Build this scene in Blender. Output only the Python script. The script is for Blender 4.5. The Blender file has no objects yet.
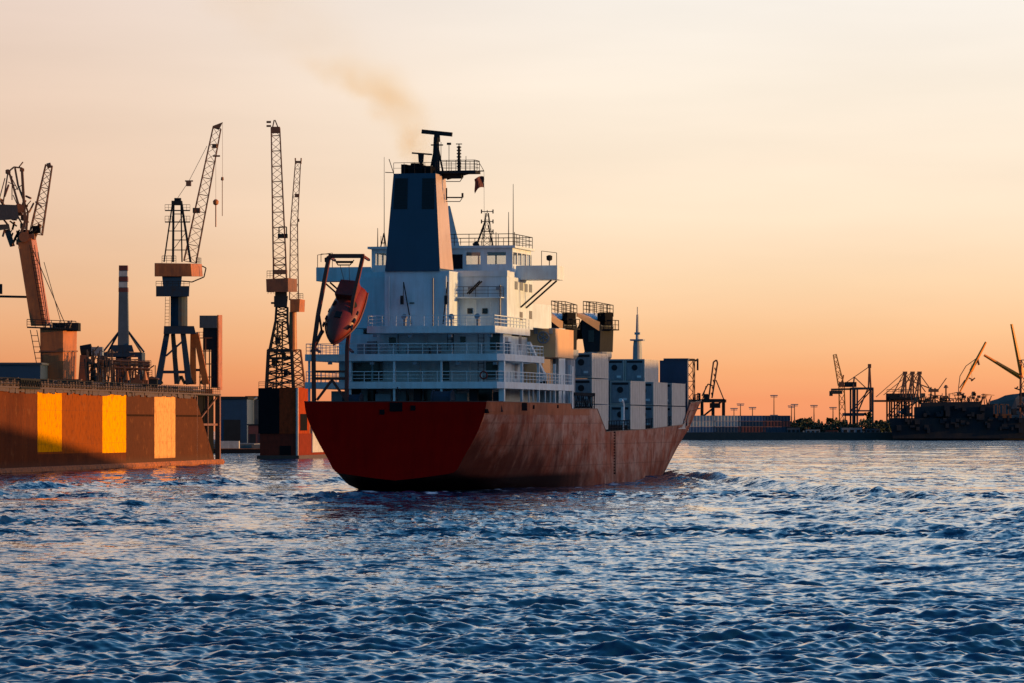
import bpy, math, random
import numpy as np
from mathutils import Vector, Matrix

# ------------------------------------------------------------------ camera
F, CX, HZ, H = 4200.0, 512.0, 425.0, 6.7          # focal length in pixels, centre column, horizon row, eye height
scene = bpy.context.scene
COL = scene.collection
cam_d = bpy.data.cameras.new('camera'); cam = bpy.data.objects.new('camera', cam_d); COL.objects.link(cam)
cam.location = (0, 0, H); cam.rotation_euler = (math.radians(90), 0, 0)
cam_d.sensor_width = 36; cam_d.lens = F/1024*36; cam_d.shift_y = (HZ-341.5)/1024
cam_d.clip_start = 1; cam_d.clip_end = 60000
scene.camera = cam

# ------------------------------------------------------------------ sky and sun
SUN_EL, SUN_AZ = math.radians(4.0), math.radians(-5.0)    # azimuth measured from +X towards +Y
sdir = Vector((math.cos(SUN_EL)*math.cos(SUN_AZ), math.cos(SUN_EL)*math.sin(SUN_AZ), math.sin(SUN_EL)))
w = bpy.data.worlds.new('World'); scene.world = w; w.use_nodes = True
nt = w.node_tree; N = nt.nodes; LK = nt.links
N.clear()
out = N.new('ShaderNodeOutputWorld'); bg = N.new('ShaderNodeBackground'); LK.new(bg.outputs[0], out.inputs[0])
tc = N.new('ShaderNodeTexCoord'); sep = N.new('ShaderNodeSeparateXYZ'); LK.new(tc.outputs['Generated'], sep.inputs[0])
def ramp(stops):
    r = N.new('ShaderNodeValToRGB'); e = r.color_ramp.elements
    while len(e) > 1: e.remove(e[-1])
    e[0].position = stops[0][0]; e[0].color = (*stops[0][1], 1)
    for p, c in stops[1:]:
        k = e.new(p); k.color = (*c, 1)
    return r
sq = N.new('ShaderNodeMath'); sq.operation = 'SQRT'; sq.use_clamp = True
mx0 = N.new('ShaderNodeMath'); mx0.operation = 'MAXIMUM'; mx0.inputs[1].default_value = 0; LK.new(sep.outputs['Z'], mx0.inputs[0]); LK.new(mx0.outputs[0], sq.inputs[0])
S_ = lambda z: math.sqrt(z)
east = ramp([(0, (.84, .28, .13)), (S_(.006), (.92, .33, .145)), (S_(.013), (.96, .43, .19)), (S_(.022), (.98, .56, .29)), (S_(.034), (.98, .68, .43)), (S_(.05), (.97, .77, .58)),
             (S_(.08), (.95, .83, .71)), (S_(.125), (.88, .85, .84)), (S_(.18), (.76, .82, .90)), (S_(.26), (.42, .65, .88)), (S_(.38), (.10, .38, .74)), (S_(.6), (.008, .17, .46)), (1, (.006, .10, .32))])
west = ramp([(0, (.03, .15, .26)), (S_(.03), (.03, .19, .34)), (S_(.12), (.02, .25, .48)), (S_(.35), (.008, .22, .50)), (1, (.006, .10, .32))])
for r in (east, west): LK.new(sq.outputs[0], r.inputs[0])
# how far a direction looks towards the sunset half (the view and the sun's side) or away from it
dot = N.new('ShaderNodeVectorMath'); dot.operation = 'DOT_PRODUCT'; LK.new(tc.outputs['Generated'], dot.inputs[0]); dot.inputs[1].default_value = (.62, .78, 0)
mr = N.new('ShaderNodeMapRange'); mr.interpolation_type = 'SMOOTHSTEP'; mr.inputs[1].default_value = -.05; mr.inputs[2].default_value = .75; LK.new(dot.outputs['Value'], mr.inputs[0])
mix = N.new('ShaderNodeMix'); mix.data_type = 'RGBA'; LK.new(mr.outputs[0], mix.inputs[0]); LK.new(west.outputs[0], mix.inputs[6]); LK.new(east.outputs[0], mix.inputs[7])
# physical sky on top: the bright aureole round the low sun
sky = N.new('ShaderNodeTexSky'); sky.sky_type = 'NISHITA'; sky.sun_disc = False
sky.sun_elevation = SUN_EL; sky.sun_rotation = math.radians(90) - SUN_AZ; sky.dust_density = 2
sk = N.new('ShaderNodeMix'); sk.data_type = 'RGBA'; sk.blend_type = 'ADD'; sk.inputs[0].default_value = 1
scl = N.new('ShaderNodeVectorMath'); scl.operation = 'SCALE'; scl.inputs['Scale'].default_value = .035; LK.new(sky.outputs[0], scl.inputs[0])
# soft uneven bands of thin cloud
mp = N.new('ShaderNodeMapping'); mp.inputs['Scale'].default_value = (5, 5, 34); LK.new(tc.outputs['Generated'], mp.inputs[0])
nz = N.new('ShaderNodeTexNoise'); nz.inputs['Scale'].default_value = 1.6; nz.inputs['Detail'].default_value = 4; LK.new(mp.outputs[0], nz.inputs['Vector'])
nm = N.new('ShaderNodeMapRange'); nm.inputs[1].default_value = .3; nm.inputs[2].default_value = .7; nm.inputs[3].default_value = .95; nm.inputs[4].default_value = 1.035; LK.new(nz.outputs['Fac'], nm.inputs[0])
# the sky turns duller and pinker away from the sun's side
side = N.new('ShaderNodeMapRange'); side.interpolation_type = 'SMOOTHSTEP'; side.inputs[1].default_value = -.15; side.inputs[2].default_value = .05; LK.new(sep.outputs['X'], side.inputs[0])
tint = N.new('ShaderNodeMix'); tint.data_type = 'RGBA'; LK.new(side.outputs[0], tint.inputs[0]); tint.inputs[6].default_value = (.83, .69, .645, 1); tint.inputs[7].default_value = (1, 1, 1, 1)
vm = N.new('ShaderNodeVectorMath'); vm.operation = 'MULTIPLY'; LK.new(mix.outputs[2], vm.inputs[0]); LK.new(tint.outputs[2], vm.inputs[1])
vs = N.new('ShaderNodeVectorMath'); vs.operation = 'SCALE'; LK.new(vm.outputs[0], vs.inputs[0]); LK.new(nm.outputs[0], vs.inputs['Scale'])
# glow round the place where the sun stands
gd = N.new('ShaderNodeVectorMath'); gd.operation = 'DOT_PRODUCT'; LK.new(tc.outputs['Generated'], gd.inputs[0]); gd.inputs[1].default_value = sdir
gm = N.new('ShaderNodeMath'); gm.operation = 'MAXIMUM'; LK.new(gd.outputs['Value'], gm.inputs[0]); gm.inputs[1].default_value = 0
gp = N.new('ShaderNodeMath'); gp.operation = 'POWER'; LK.new(gm.outputs[0], gp.inputs[0]); gp.inputs[1].default_value = 7
gs = N.new('ShaderNodeVectorMath'); gs.operation = 'SCALE'; gs.inputs[0].default_value = (1.15, .52, .20); LK.new(gp.outputs[0], gs.inputs['Scale'])
ga = N.new('ShaderNodeVectorMath'); LK.new(vs.outputs[0], ga.inputs[0]); LK.new(gs.outputs[0], ga.inputs[1])
LK.new(ga.outputs[0], sk.inputs[6]); LK.new(scl.outputs[0], sk.inputs[7]); LK.new(sk.outputs[2], bg.inputs[0]); bg.inputs[1].default_value = 1.0
sl = bpy.data.lights.new('sun', 'SUN'); so = bpy.data.objects.new('sun', sl); COL.objects.link(so)
sl.energy = 5.0; sl.angle = math.radians(.5); sl.color = (1, .53, .17); so.rotation_euler = sdir.to_track_quat('Z', 'Y').to_euler()
so.location = (300, 0, 200)
scene.view_settings.view_transform = 'Standard'; scene.view_settings.look = 'None'; scene.view_settings.exposure = 0; scene.view_settings.gamma = 1
scene.cycles.volume_step_rate = 2; scene.cycles.max_bounces = 6; scene.cycles.transparent_max_bounces = 12
random.seed(7); R = random.Random(7)

# ------------------------------------------------------------------ materials
def srgb(r, g, b): return tuple(((c/255+.055)/1.055)**2.4 if c > 10 else c/255/12.92 for c in (r, g, b))
def mat(name, col, rough=.6, metal=0, dirt=None, amt=.5, scale=.6, streak=6.0, bump=0, spec=.4):
    """paint with blotches and vertical run-off streaks of a second colour"""
    m = bpy.data.materials.new(name); m.use_nodes = True; n = m.node_tree.nodes; l = m.node_tree.links
    p = n['Principled BSDF']; p.inputs['Roughness'].default_value = rough; p.inputs['Metallic'].default_value = metal
    p.inputs['Specular IOR Level'].default_value = spec
    if dirt is None:
        dirt = tuple(c*.55 for c in col)
    t = n.new('ShaderNodeTexCoord'); mp = n.new('ShaderNodeMapping'); l.new(t.outputs['Object'], mp.inputs[0])
    mp.inputs['Scale'].default_value = (scale*streak/2, scale*streak/2, scale/2)
    a = n.new('ShaderNodeTexNoise'); a.inputs['Scale'].default_value = 1; a.inputs['Detail'].default_value = 5; a.inputs['Roughness'].default_value = .65; l.new(mp.outputs[0], a.inputs['Vector'])
    b = n.new('ShaderNodeTexNoise'); b.inputs['Scale'].default_value = scale; b.inputs['Detail'].default_value = 6; b.inputs['Roughness'].default_value = .6; l.new(t.outputs['Object'], b.inputs['Vector'])
    mu = n.new('ShaderNodeMath'); mu.operation = 'ADD'; l.new(a.outputs['Fac'], mu.inputs[0]); l.new(b.outputs['Fac'], mu.inputs[1])
    r = n.new('ShaderNodeMapRange'); r.inputs[1].default_value = .85; r.inputs[2].default_value = 1.35; r.inputs[4].default_value = amt; l.new(mu.outputs[0], r.inputs[0])
    x = n.new('ShaderNodeMix'); x.data_type = 'RGBA'; l.new(r.outputs[0], x.inputs[0]); x.inputs[6].default_value = (*col, 1); x.inputs[7].default_value = (*dirt, 1)
    l.new(x.outputs[2], p.inputs['Base Color'])
    if bump:
        bp = n.new('ShaderNodeBump'); bp.inputs['Strength'].default_value = bump; bp.inputs['Distance'].default_value = .1; l.new(b.outputs['Fac'], bp.inputs['Height']); l.new(bp.outputs[0], p.inputs['Normal'])
    return m
def glass(name, col=(.6, .7, .8), tr=.75):
    m = bpy.data.materials.new(name); m.use_nodes = True; n = m.node_tree.nodes; l = m.node_tree.links
    n.remove(n['Principled BSDF']); o = n['Material Output']
    a = n.new('ShaderNodeBsdfTransparent'); a.inputs[0].default_value = (*col, 1); b = n.new('ShaderNodeBsdfGlossy'); b.inputs['Roughness'].default_value = .05
    x = n.new('ShaderNodeMixShader'); x.inputs[0].default_value = 1-tr; l.new(a.outputs[0], x.inputs[1]); l.new(b.outputs[0], x.inputs[2]); l.new(x.outputs[0], o.inputs[0])
    return m
RUST = (.10, .035, .015)
M = dict(
    white=mat('white_paint', (.62, .72, .76), .45, 0, (.40, .36, .33), .55, .5, 8),
    whitewall=mat('white_house_paint', (.60, .72, .78), .5, 0, (.36, .34, .33), .6, .35, 9),
    dark=mat('dark_steel', (.03, .032, .036), .6, spec=0),
    black=mat('black_paint', (.012, .012, .014), .6, spec=0),
    navy=mat('navy_paint', (.022, .05, .10), .4, 0, (.015, .03, .055), .6),
    navy2=mat('navy_crane_paint', (.024, .046, .075), .6, 0, (.045, .03, .022), .8, 1.0, 4, 0, .1),
    funnel=mat('funnel_paint', (.020, .055, .105), .35, 0, (.012, .035, .07), .5, .3),
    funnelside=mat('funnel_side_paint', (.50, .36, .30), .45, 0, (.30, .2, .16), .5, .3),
    louvre=mat('louvre_black', (.008, .014, .022), .6),
    red=mat('red_hull_paint', (.46, .006, .004), .6, 0, (.28, .005, .004), .7, .35, 5, 0, 0),
    rustred=mat('rust_red_frame', (.15, .028, .018), .5, 0, RUST, .7),
    boat=mat('lifeboat_orange', (.22, .022, .012), .4, 0, (.10, .014, .01), .7, 1.2),
    orange=mat('orange_crane_paint', (.45, .13, .03), .5, 0, (.13, .045, .02), .8, .5),
    brown=mat('brown_crane_paint', (.20, .07, .03), .6, 0, (.06, .03, .02), .7),
    yellow=mat('yellow_crane_paint', (.62, .24, .03), .5, 0, (.25, .12, .03), .5),
    lattice=mat('lattice_steel', (.20, .085, .04), .6),
    deck=mat('deck_paint', (.10, .05, .04), .7),
    cwhite=mat('white_container_paint', (.50, .46, .42), .5, 0, (.28, .24, .21), .7, .8, 6),
    cunit=mat('reefer_unit_grey', (.22, .24, .27), .5, 0, (.10, .10, .12), .6, 2),
    cgrey=mat('grey_container_paint', (.30, .33, .36), .55, 0, (.15, .15, .15), .5, .8),
    cnavy=mat('navy_container_paint', (.025, .045, .08), .5, 0, (.02, .02, .025), .6, .8),
    cred=mat('red_container_paint', (.14, .035, .03), .55, 0, (.06, .03, .02), .6, .8),
    cblue=mat('blue_container_paint', (.06, .11, .20), .55, 0, (.04, .05, .07), .6, .8),
    rust=mat('rusty_fender', (.36, .10, .02), .8, 0, (.05, .02, .01), 1, 1.3, 2, .6),
    concrete=mat('quay_concrete', (.16, .15, .14), .85, 0, (.05, .05, .05), .7, .2, 4),
    shed=mat('shed_cladding', (.06, .075, .10), .6, 0, (.03, .035, .04), .6),
    shed2=mat('pale_shed_cladding', (.22, .25, .29), .6, 0, (.1, .1, .1), .6),
    land=mat('dark_ground', (.06, .055, .05), .9),
    crown=mat('leaf_green', (.035, .05, .025), .8, 0, (.02, .03, .015), .6, 2, 2),
    bark=mat('bark', (.06, .045, .035), .9),
    flag=mat('flag_cloth', (.12, .02, .02), .7),
    pipe=mat('grimy_pipe', (.09, .05, .035), .7, 0, (.03, .02, .018), .7, 1.5),
    glass=glass('window_glass', (.9, .92, .94), .93), pane=mat('dark_pane', (.01, .013, .018), .12, spec=.6),
    grime=mat('grimy_grey_paint', (.10, .07, .06), .6, 0, (.04, .03, .025), .7, 1.0),
    stack=mat('chimney_grey', (.10, .12, .14), .8, 0, (.05, .06, .07), .6, .5),
    buff=mat('buff_paint', (.62, .36, .17), .5, 0, (.35, .2, .1), .5, .5, 6),
    boomorange=mat('bright_orange_boom', (.90, .27, .02), .5, 0, (.5, .15, .02), .5),
    vessel=mat('vessel_paint', (.026, .032, .042), .7, 0, (.055, .045, .042), 1, .22, 3, 0, 0),
    pier_red=mat('pier_red_paint', (.20, .034, .020), .6, 0, (.10, .022, .015), .8, .8, 5, 0, 0),
    pier_orange=mat('pier_orange_paint', (.34, .050, .016), .6, 0, (.14, .028, .012), .9, 1.0, 5, 0, 0),
    lampm=mat('lamp_head', (.3, .3, .3), .5),
)

# ------------------------------------------------------------------ mesh helpers
class MB:
    def __init__(s): s.v = []; s.f = []
    def add(s, vs, fs):
        o = len(s.v); s.v += [tuple(p) for p in vs]; s.f += [tuple(o+i for i in q) for q in fs]; return s
    def box(s, x0, x1, y0, y1, z0, z1):
        x0, x1 = sorted((x0, x1)); y0, y1 = sorted((y0, y1)); z0, z1 = sorted((z0, z1))
        return s.add([(x0,y0,z0),(x1,y0,z0),(x1,y1,z0),(x0,y1,z0),(x0,y0,z1),(x1,y0,z1),(x1,y1,z1),(x0,y1,z1)],
                     [(0,3,2,1),(4,5,6,7),(0,1,5,4),(1,2,6,5),(2,3,7,6),(3,0,4,7)])
    def hexa(s, b, t):                      # two quads, both counter-clockwise seen from above
        return s.add(list(b)+list(t), [(0,3,2,1),(4,5,6,7),(0,1,5,4),(1,2,6,5),(2,3,7,6),(3,0,4,7)])
    def prism(s, poly, z0, z1):
        n = len(poly)
        return s.add([(x,y,z0) for x,y in poly]+[(x,y,z1) for x,y in poly],
                     [tuple(range(n-1,-1,-1)), tuple(range(n,2*n))]+[(i,(i+1)%n,n+(i+1)%n,n+i) for i in range(n)])
    def slabx(s, poly, x0, x1):             # outline in (y,z), thickness along x
        n = len(poly)
        return s.add([(x0,y,z) for y,z in poly]+[(x1,y,z) for y,z in poly],
                     [tuple(range(n)), tuple(range(2*n-1,n-1,-1))]+[(i,n+i,n+(i+1)%n,(i+1)%n) for i in range(n)])
    def slaby(s, poly, y0, y1):             # outline in (x,z), thickness along y
        n = len(poly)
        return s.add([(x,y0,z) for x,z in poly]+[(x,y1,z) for x,z in poly],
                     [tuple(range(n)), tuple(range(2*n-1,n-1,-1))]+[(i,n+i,n+(i+1)%n,(i+1)%n) for i in range(n)])
    def tube(s, p, q, r, r2=None, n=6, turn=.5):
        p = Vector(p); q = Vector(q); d = q-p
        if d.length < 1e-6: return s
        d.normalize(); r2 = r if r2 is None else r2
        a = d.cross(Vector((0,0,1)) if abs(d.z) < .9 else Vector((1,0,0))).normalized(); b = d.cross(a)
        vs = []
        for c, rr in ((p, r), (q, r2)):
            for i in range(n):
                t = 2*math.pi*(i+turn)/n; vs.append(c+a*(rr*math.cos(t))+b*(rr*math.sin(t)))
        return s.add(vs, [(i,(i+1)%n,n+(i+1)%n,n+i) for i in range(n)]+[tuple(range(n-1,-1,-1)), tuple(range(n,2*n))])
    def beam(s, p, q, wd, ht=None): return s.tube(p, q, wd*.7071, None, 4)
    def path(s, pts, r, n=6):
        for a, b in zip(pts, pts[1:]): s.tube(a, b, r, None, n)
        return s
    def lathe(s, prof, c=(0,0,0), n=16, axis=None):  # prof (r,z)
        vs = []; fs = []
        for r, z in prof:
            for i in range(n):
                t = 2*math.pi*i/n; vs.append((c[0]+r*math.cos(t), c[1]+r*math.sin(t), c[2]+z))
        for k in range(len(prof)-1):
            for i in range(n): fs.append((k*n+i, k*n+(i+1)%n, (k+1)*n+(i+1)%n, (k+1)*n+i))
        fs.append(tuple(range(n-1,-1,-1))); fs.append(tuple(range((len(prof)-1)*n, len(prof)*n)))
        return s.add(vs, fs)
    def rail(s, pts, h=1.05, rows=3, gap=1.6, r=.035, closed=False):
        if closed: pts = list(pts)+[pts[0]]
        for a, b in zip(pts, pts[1:]):
            a = Vector(a); b = Vector(b); n = max(1, round((b-a).length/gap))
            for k in range(rows): z = Vector((0,0,h*(k+1)/rows)); s.tube(a+z, b+z, r*(1.25 if k == rows-1 else .8), None, 4)
            for k in range(n+1): c = a.lerp(b, k/n); s.tube(c, c+Vector((0,0,h)), r, None, 4)
        return s
    def lattice(s, p, q, w0, w1, n, rc=.12, rb=.06, up=None, d0=None, d1=None):
        p = Vector(p); q = Vector(q); d = (q-p).normalized(); up = Vector(up) if up else Vector((0,1,0))
        a = d.cross(up).normalized(); b = a.cross(d).normalized(); d0 = d0 or w0; d1 = d1 or w1; n = max(2, round(n*.72)); rc *= .72; rb *= .7
        def ring(t):
            c = p.lerp(q, t); wa = (w0+(w1-w0)*t)/2; wb = (d0+(d1-d0)*t)/2
            return [c+a*wa+b*wb, c-a*wa+b*wb, c-a*wa-b*wb, c+a*wa-b*wb]
        rs = [ring(i/n) for i in range(n+1)]
        for i in range(n):
            for k in range(4):
                s.tube(rs[i][k], rs[i+1][k], rc, None, 4)
                j = (k+1) % 4
                s.tube(rs[i][k if i % 2 else j], rs[i+1][j if i % 2 else k], rb, None, 3)
        for i in range(n+1):
            if i % 2 == 0:
                for k in range(4): s.tube(rs[i][k], rs[i][(k+1)%4], rb, None, 3)
        return s
    def ladder(s, p, q, wv, r=.035, step=.35):
        p = Vector(p); q = Vector(q); wv = Vector(wv); n = max(2, int((q-p).length/step))
        s.tube(p-wv, q-wv, r, None, 4); s.tube(p+wv, q+wv, r, None, 4)
        for i in range(1, n): c = p.lerp(q, i/n); s.tube(c-wv, c+wv, r*.7, None, 3)
        return s
    def build(s, name, m, parent=None, loc=None, smooth=False, bevel=0):
        me = bpy.data.meshes.new(name); me.from_pydata(s.v, [], s.f); me.update()
        if smooth: me.polygons.foreach_set('use_smooth', [True]*len(me.polygons))
        o = bpy.data.objects.new(name, me); COL.objects.link(o); me.materials.append(M[m] if isinstance(m, str) else m)
        if parent: o.parent = parent
        if loc is not None: o.location = loc
        if bevel:
            b = o.modifiers.new('bevel', 'BEVEL'); b.width = bevel; b.segments = 2; b.limit_method = 'ANGLE'
        return o
def tag(o, label=None, cat=None, group=None, kind=None):
    if label: o['label'] = label
    if cat: o['category'] = cat
    if group: o['group'] = group
    if kind: o['kind'] = kind
    return o
def thing(name, label, cat, loc, rz=0, group=None):
    o = bpy.data.objects.new(name, None); COL.objects.link(o); o.location = loc; o.rotation_euler = (0, 0, rz); o.empty_display_size = .5
    return tag(o, label, cat, group)
def kids(o): return [c for c in COL.objects if c.parent == o]
def copy_tree(o, parent=None):
    c = o.copy(); COL.objects.link(c)
    if parent: c.parent = parent
    for ch in kids(o): copy_tree(ch, c)
    return c
def pix(px, py, Y): return Vector(((px-CX)/F*Y, Y, H+(HZ-py)/F*Y))

# ------------------------------------------------------------------ water: one sheet of real waves out to the horizon
SN, CS = .22, math.sqrt(1-.22**2)          # ship heading: forward = (SN, CS), starboard = (CS, -SN)
OX, OY = -11.7, 420.0
THETA = math.asin(SN)
def make_water():
    rng = np.random.default_rng(11)
    ys = [-400., -200., -80., 0., 30., 50., 62., 72.]
    y = 80.
    while y < 2600:
        ys.append(y); y += min(max(y*y/28140*.17, .10), 40)
    ys += [2700, 2900, 3300, 3800, 4400]
    ys = np.array(ys)
    tf = np.linspace(-.165, .165, 1180)
    to = np.array([.17, .18, .2, .24, .3, .4, .5])
    ts = np.concatenate([-to[::-1], tf, to])
    wd = np.maximum(ys, 70.); wf = np.maximum(ys, 1500.)
    X = np.where(np.abs(ts)[None, :] <= .166, wd[:, None]*ts[None, :], np.sign(ts)[None, :]*(wd[:, None]*.166+(np.abs(ts)[None, :]-.166)*5500.)); Yg = np.repeat(ys[:, None], len(ts), 1)
    dy = np.gradient(ys); dx = wd*(tf[1]-tf[0])
    Zg = np.zeros_like(X)
    # gust patches: calmer and rougher lanes
    cal = np.zeros_like(X)
    for i in range(14):
        L = rng.uniform(28, 130); th = rng.normal(math.pi/2, .35)
        cal += np.sin(2*math.pi/L*(X*math.cos(th)*.45+Yg*math.sin(th))+rng.uniform(0, 7))
    cal = np.clip(1.0+cal/5.0, .30, 2.0)
    cal2 = np.zeros_like(X)
    for i in range(14):
        L = rng.uniform(14, 60); th = rng.normal(math.pi/2, .5)
        cal2 += np.sin(2*math.pi/L*(X*math.cos(th)*.5+Yg*math.sin(th))+rng.uniform(0, 7))
    cal2 = np.clip(.9+cal2/8.0, .4, 1.5)
    lost = np.zeros(len(ys))
    # smoother lane of the ship's wake, astern
    u = (X-OX)*SN+(Yg-OY)*CS; v = (X-OX)*CS-(Yg-OY)*SN
    wake = np.exp(-(v/(9+np.maximum(-u, 0)*.12))**2)*(1/(1+np.exp(np.clip(u/6, -50, 50))))
    # churned chop in the ship's track, with a smooth slick along each side of it
    tr_ = np.clip(-u, 0, 400); inner = np.exp(-(v/(7+tr_*.05))**4)*(1/(1+np.exp(np.clip((u-2)/5, -50, 50))))
    slick = np.exp(-((np.abs(v)-(12+tr_*.09))/(5+tr_*.02))**2)*(1/(1+np.exp(np.clip((u-30)/10, -50, 50))))
    cal = cal*(1+.5*inner)*(1-.52*slick)
    def fade(r): return np.clip((r-1.5)/1.5, 0, 1)
    for i in range(240):
        lam = .32*(8.5/.32)**(rng.uniform(0, 1)**.95); k = 2*math.pi/lam
        th = rng.normal(-1.25, .46 if lam > 1 else .8); kx, ky = k*math.cos(th), k*math.sin(th)
        slope = .0255*(1.0 if lam < 1.5 else (1.5/lam)**.95)*rng.uniform(.4, 1.6)
        att = fade(2*math.pi/max(abs(ky), 1e-3)/dy)*fade(2*math.pi/max(abs(kx), 1e-3)/dx)
        lost += slope*slope*(1-att*att)
        rows = np.nonzero(att > .01)[0]
        if not len(rows): continue
        r0, r1 = rows[0], rows[-1]+1
        ph = kx*X[r0:r1]+ky*Yg[r0:r1]+rng.uniform(0, 7)
        sn = np.sin(ph)
        Zg[r0:r1] += (slope/k)*att[r0:r1, None]*(sn+(.55 if lam > 1 else .4)*(sn*sn-.5))*(cal2[r0:r1] if lam > 2 else 1)
    Zg *= cal
    Zg[np.abs(Zg) > 2] = 0
    # broad low swell
    for i in range(9):
        lam = rng.uniform(11, 30); k = 2*math.pi/lam; th = rng.normal(-1.1, .5)
        att = fade(lam/dy)[:, None]; Zg += att*(.011/k)*np.sin(k*(X*math.cos(th)+Yg*math.sin(th))+rng.uniform(0, 7))
    # diverging wake waves on both sides of the ship's track
    for sd in (1, -1):
        av = sd*v; line = 5.5+(112-u)*.34
        for j, (lam, amp) in enumerate(((6.5, .20), (4.1, .11), (9.0, .16))):
            k = 2*math.pi/lam; be = math.radians(33+6*j)
            ph = k*(av*math.cos(be)+(u-112)*math.sin(be))+j*1.7+.8*np.sin(u*.05+j)
            env = np.exp(-((av-line*(.96-.10*j))/(3.0+np.clip(112-u, 0, 500)*.03))**2)*(u < 114)*np.clip((114-u)/14, 0, 1)
            Zg += amp*env*(np.sin(ph)+.3*(np.sin(ph)**2-.5))*fade(lam/dy)[:, None]
    # the leading wake crest that runs out from each shoulder
    for sd in (1, -1):
        av = sd*v; dd = av-(7.0+(110-u)*.36+.7*np.sin(u*.11+sd)); al = np.clip((112-u)/10, 0, 1)*np.clip((u+90)/60, 0, 1)
        Zg += al*(.42+.16*np.sin(u*.23+2*sd)+.12*np.sin(u*.61))*(np.exp(-(dd/1.5)**2)-.55*np.exp(-((dd+3.6)/2.0)**2)+.45*np.exp(-((dd+7.5)/1.7)**2))
    # bow wave: a few crests spreading from the starboard shoulder
    for j in range(4):
        u0 = 112-10*j; ww = 1.6+.4*j
        dd = (v-(6.5+j*1.2))*math.cos(math.radians(24))-(u0-u)*math.sin(math.radians(24)); al = (u0-u)
        e = np.exp(-(dd/ww)**2)*np.clip((v-5)/4, 0, 1)*np.exp(-np.clip(al, 0, 400)/60)*(al > -6)
        Zg += (.75-.12*j)*e
    # churned water behind the transom
    ch = np.exp(-(v/8)**2-((u+5)/9)**2)
    foam = np.zeros_like(X)
    nn = np.zeros_like(X)
    for i in range(26):
        k = 2*math.pi/rng.uniform(.9, 4); th = rng.uniform(0, 7); nn += np.sin(k*(X*math.cos(th)+Yg*math.sin(th)*.55)+rng.uniform(0, 7))
    nn /= 5
    hb = np.interp(u, [0, 12, 25, 60, 80, 95, 110, 118], [5.5, 8, 10, 10.3, 9.3, 6.2, 3, .5])
    edge = np.exp(-((np.abs(v)-hb-.6)/1.0)**2)*((u > -2) & (u < 122))
    foam = np.clip(edge*1.2+ch*1.1+.55*inner*np.exp(-tr_/45)+.5*np.exp(-((v-8-(112-u)*.33)/3.0)**2)*((u < 120) & (u > 60)), 0, 1)*np.clip(nn-.40, 0, 1)*1.5
    crest = np.clip((Zg-.30)/.25, 0, 1)*np.clip(nn-.9, 0, 1)*.5
    nr, nc = X.shape
    co = np.stack([X, Yg, Zg], -1).reshape(-1, 3).astype(np.float32)
    idx = np.arange(nr*nc).reshape(nr, nc)
    q = np.stack([idx[:-1, :-1], idx[:-1, 1:], idx[1:, 1:], idx[1:, :-1]], -1).reshape(-1, 4)
    me = bpy.data.meshes.new('water'); me.vertices.add(len(co)); me.vertices.foreach_set('co', co.ravel())
    me.loops.add(q.size); me.loops.foreach_set('vertex_index', q.ravel().astype(np.int32))
    me.polygons.add(len(q)); me.polygons.foreach_set('loop_start', np.arange(0, q.size, 4, dtype=np.int32)); me.polygons.foreach_set('loop_total', np.full(len(q), 4, np.int32))
    me.update(); me.polygons.foreach_set('use_smooth', np.ones(len(q), bool))
    at = me.attributes.new('foam', 'FLOAT', 'POINT'); at.data.foreach_set('value', foam.ravel().astype(np.float32))
    o = bpy.data.objects.new('water', me); COL.objects.link(o); o['kind'] = 'structure'
    m = bpy.data.materials.new('harbour_water'); m.use_nodes = True; n = m.node_tree.nodes; l = m.node_tree.links; p = n['Principled BSDF']
    p.inputs['IOR'].default_value = 1.333; p.inputs['Roughness'].default_value = .04; p.inputs['Base Color'].default_value = (.003, .030, .075, 1)
    g = n.new('ShaderNodeNewGeometry')
    acc = None
    for sc, am, dt in ((.45, .12, 3), (1.7, .20, 3), (6.0, .12, 2)):
        t = n.new('ShaderNodeTexNoise'); t.inputs['Scale'].default_value = sc; t.inputs['Detail'].default_value = dt; mp = n.new('ShaderNodeMapping'); mp.inputs['Scale'].default_value = (.5, .8, 1)
        l.new(g.outputs['Position'], mp.inputs[0]); l.new(mp.outputs[0], t.inputs['Vector'])
        sb = n.new('ShaderNodeVectorMath'); sb.operation = 'SUBTRACT'; sb.inputs[1].default_value = (.5, .5, .5); l.new(t.outputs['Color'], sb.inputs[0])
        ml = n.new('ShaderNodeVectorMath'); ml.operation = 'MULTIPLY'; ml.inputs[1].default_value = (am*1.2, am*2.6, 0); l.new(sb.outputs[0], ml.inputs[0])
        if acc is None: acc = ml
        else:
            ad = n.new('ShaderNodeVectorMath'); l.new(acc.outputs[0], ad.inputs[0]); l.new(ml.outputs[0], ad.inputs[1]); acc = ad
    # waves too small for the mesh at that distance keep their slope here
    cp = n.new('ShaderNodeAttribute'); cp.attribute_name = 'chop'; cm = n.new('ShaderNodeMath'); cm.operation = 'MULTIPLY_ADD'; cm.inputs[1].default_value = 12.0; cm.inputs[2].default_value = .95; l.new(cp.outputs['Fac'], cm.inputs[0])
    cs = n.new('ShaderNodeVectorMath'); cs.operation = 'SCALE'; l.new(acc.outputs[0], cs.inputs[0]); l.new(cm.outputs[0], cs.inputs['Scale']); acc = cs
    ad = n.new('ShaderNodeVectorMath'); l.new(acc.outputs[0], ad.inputs[0]); l.new(g.outputs['Normal'], ad.inputs[1])
    no = n.new('ShaderNodeVectorMath'); no.operation = 'NORMALIZE'; l.new(ad.outputs[0], no.inputs[0]); l.new(no.outputs[0], p.inputs['Normal'])
    fo = n.new('ShaderNodeAttribute'); fo.attribute_name = 'foam'
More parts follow.
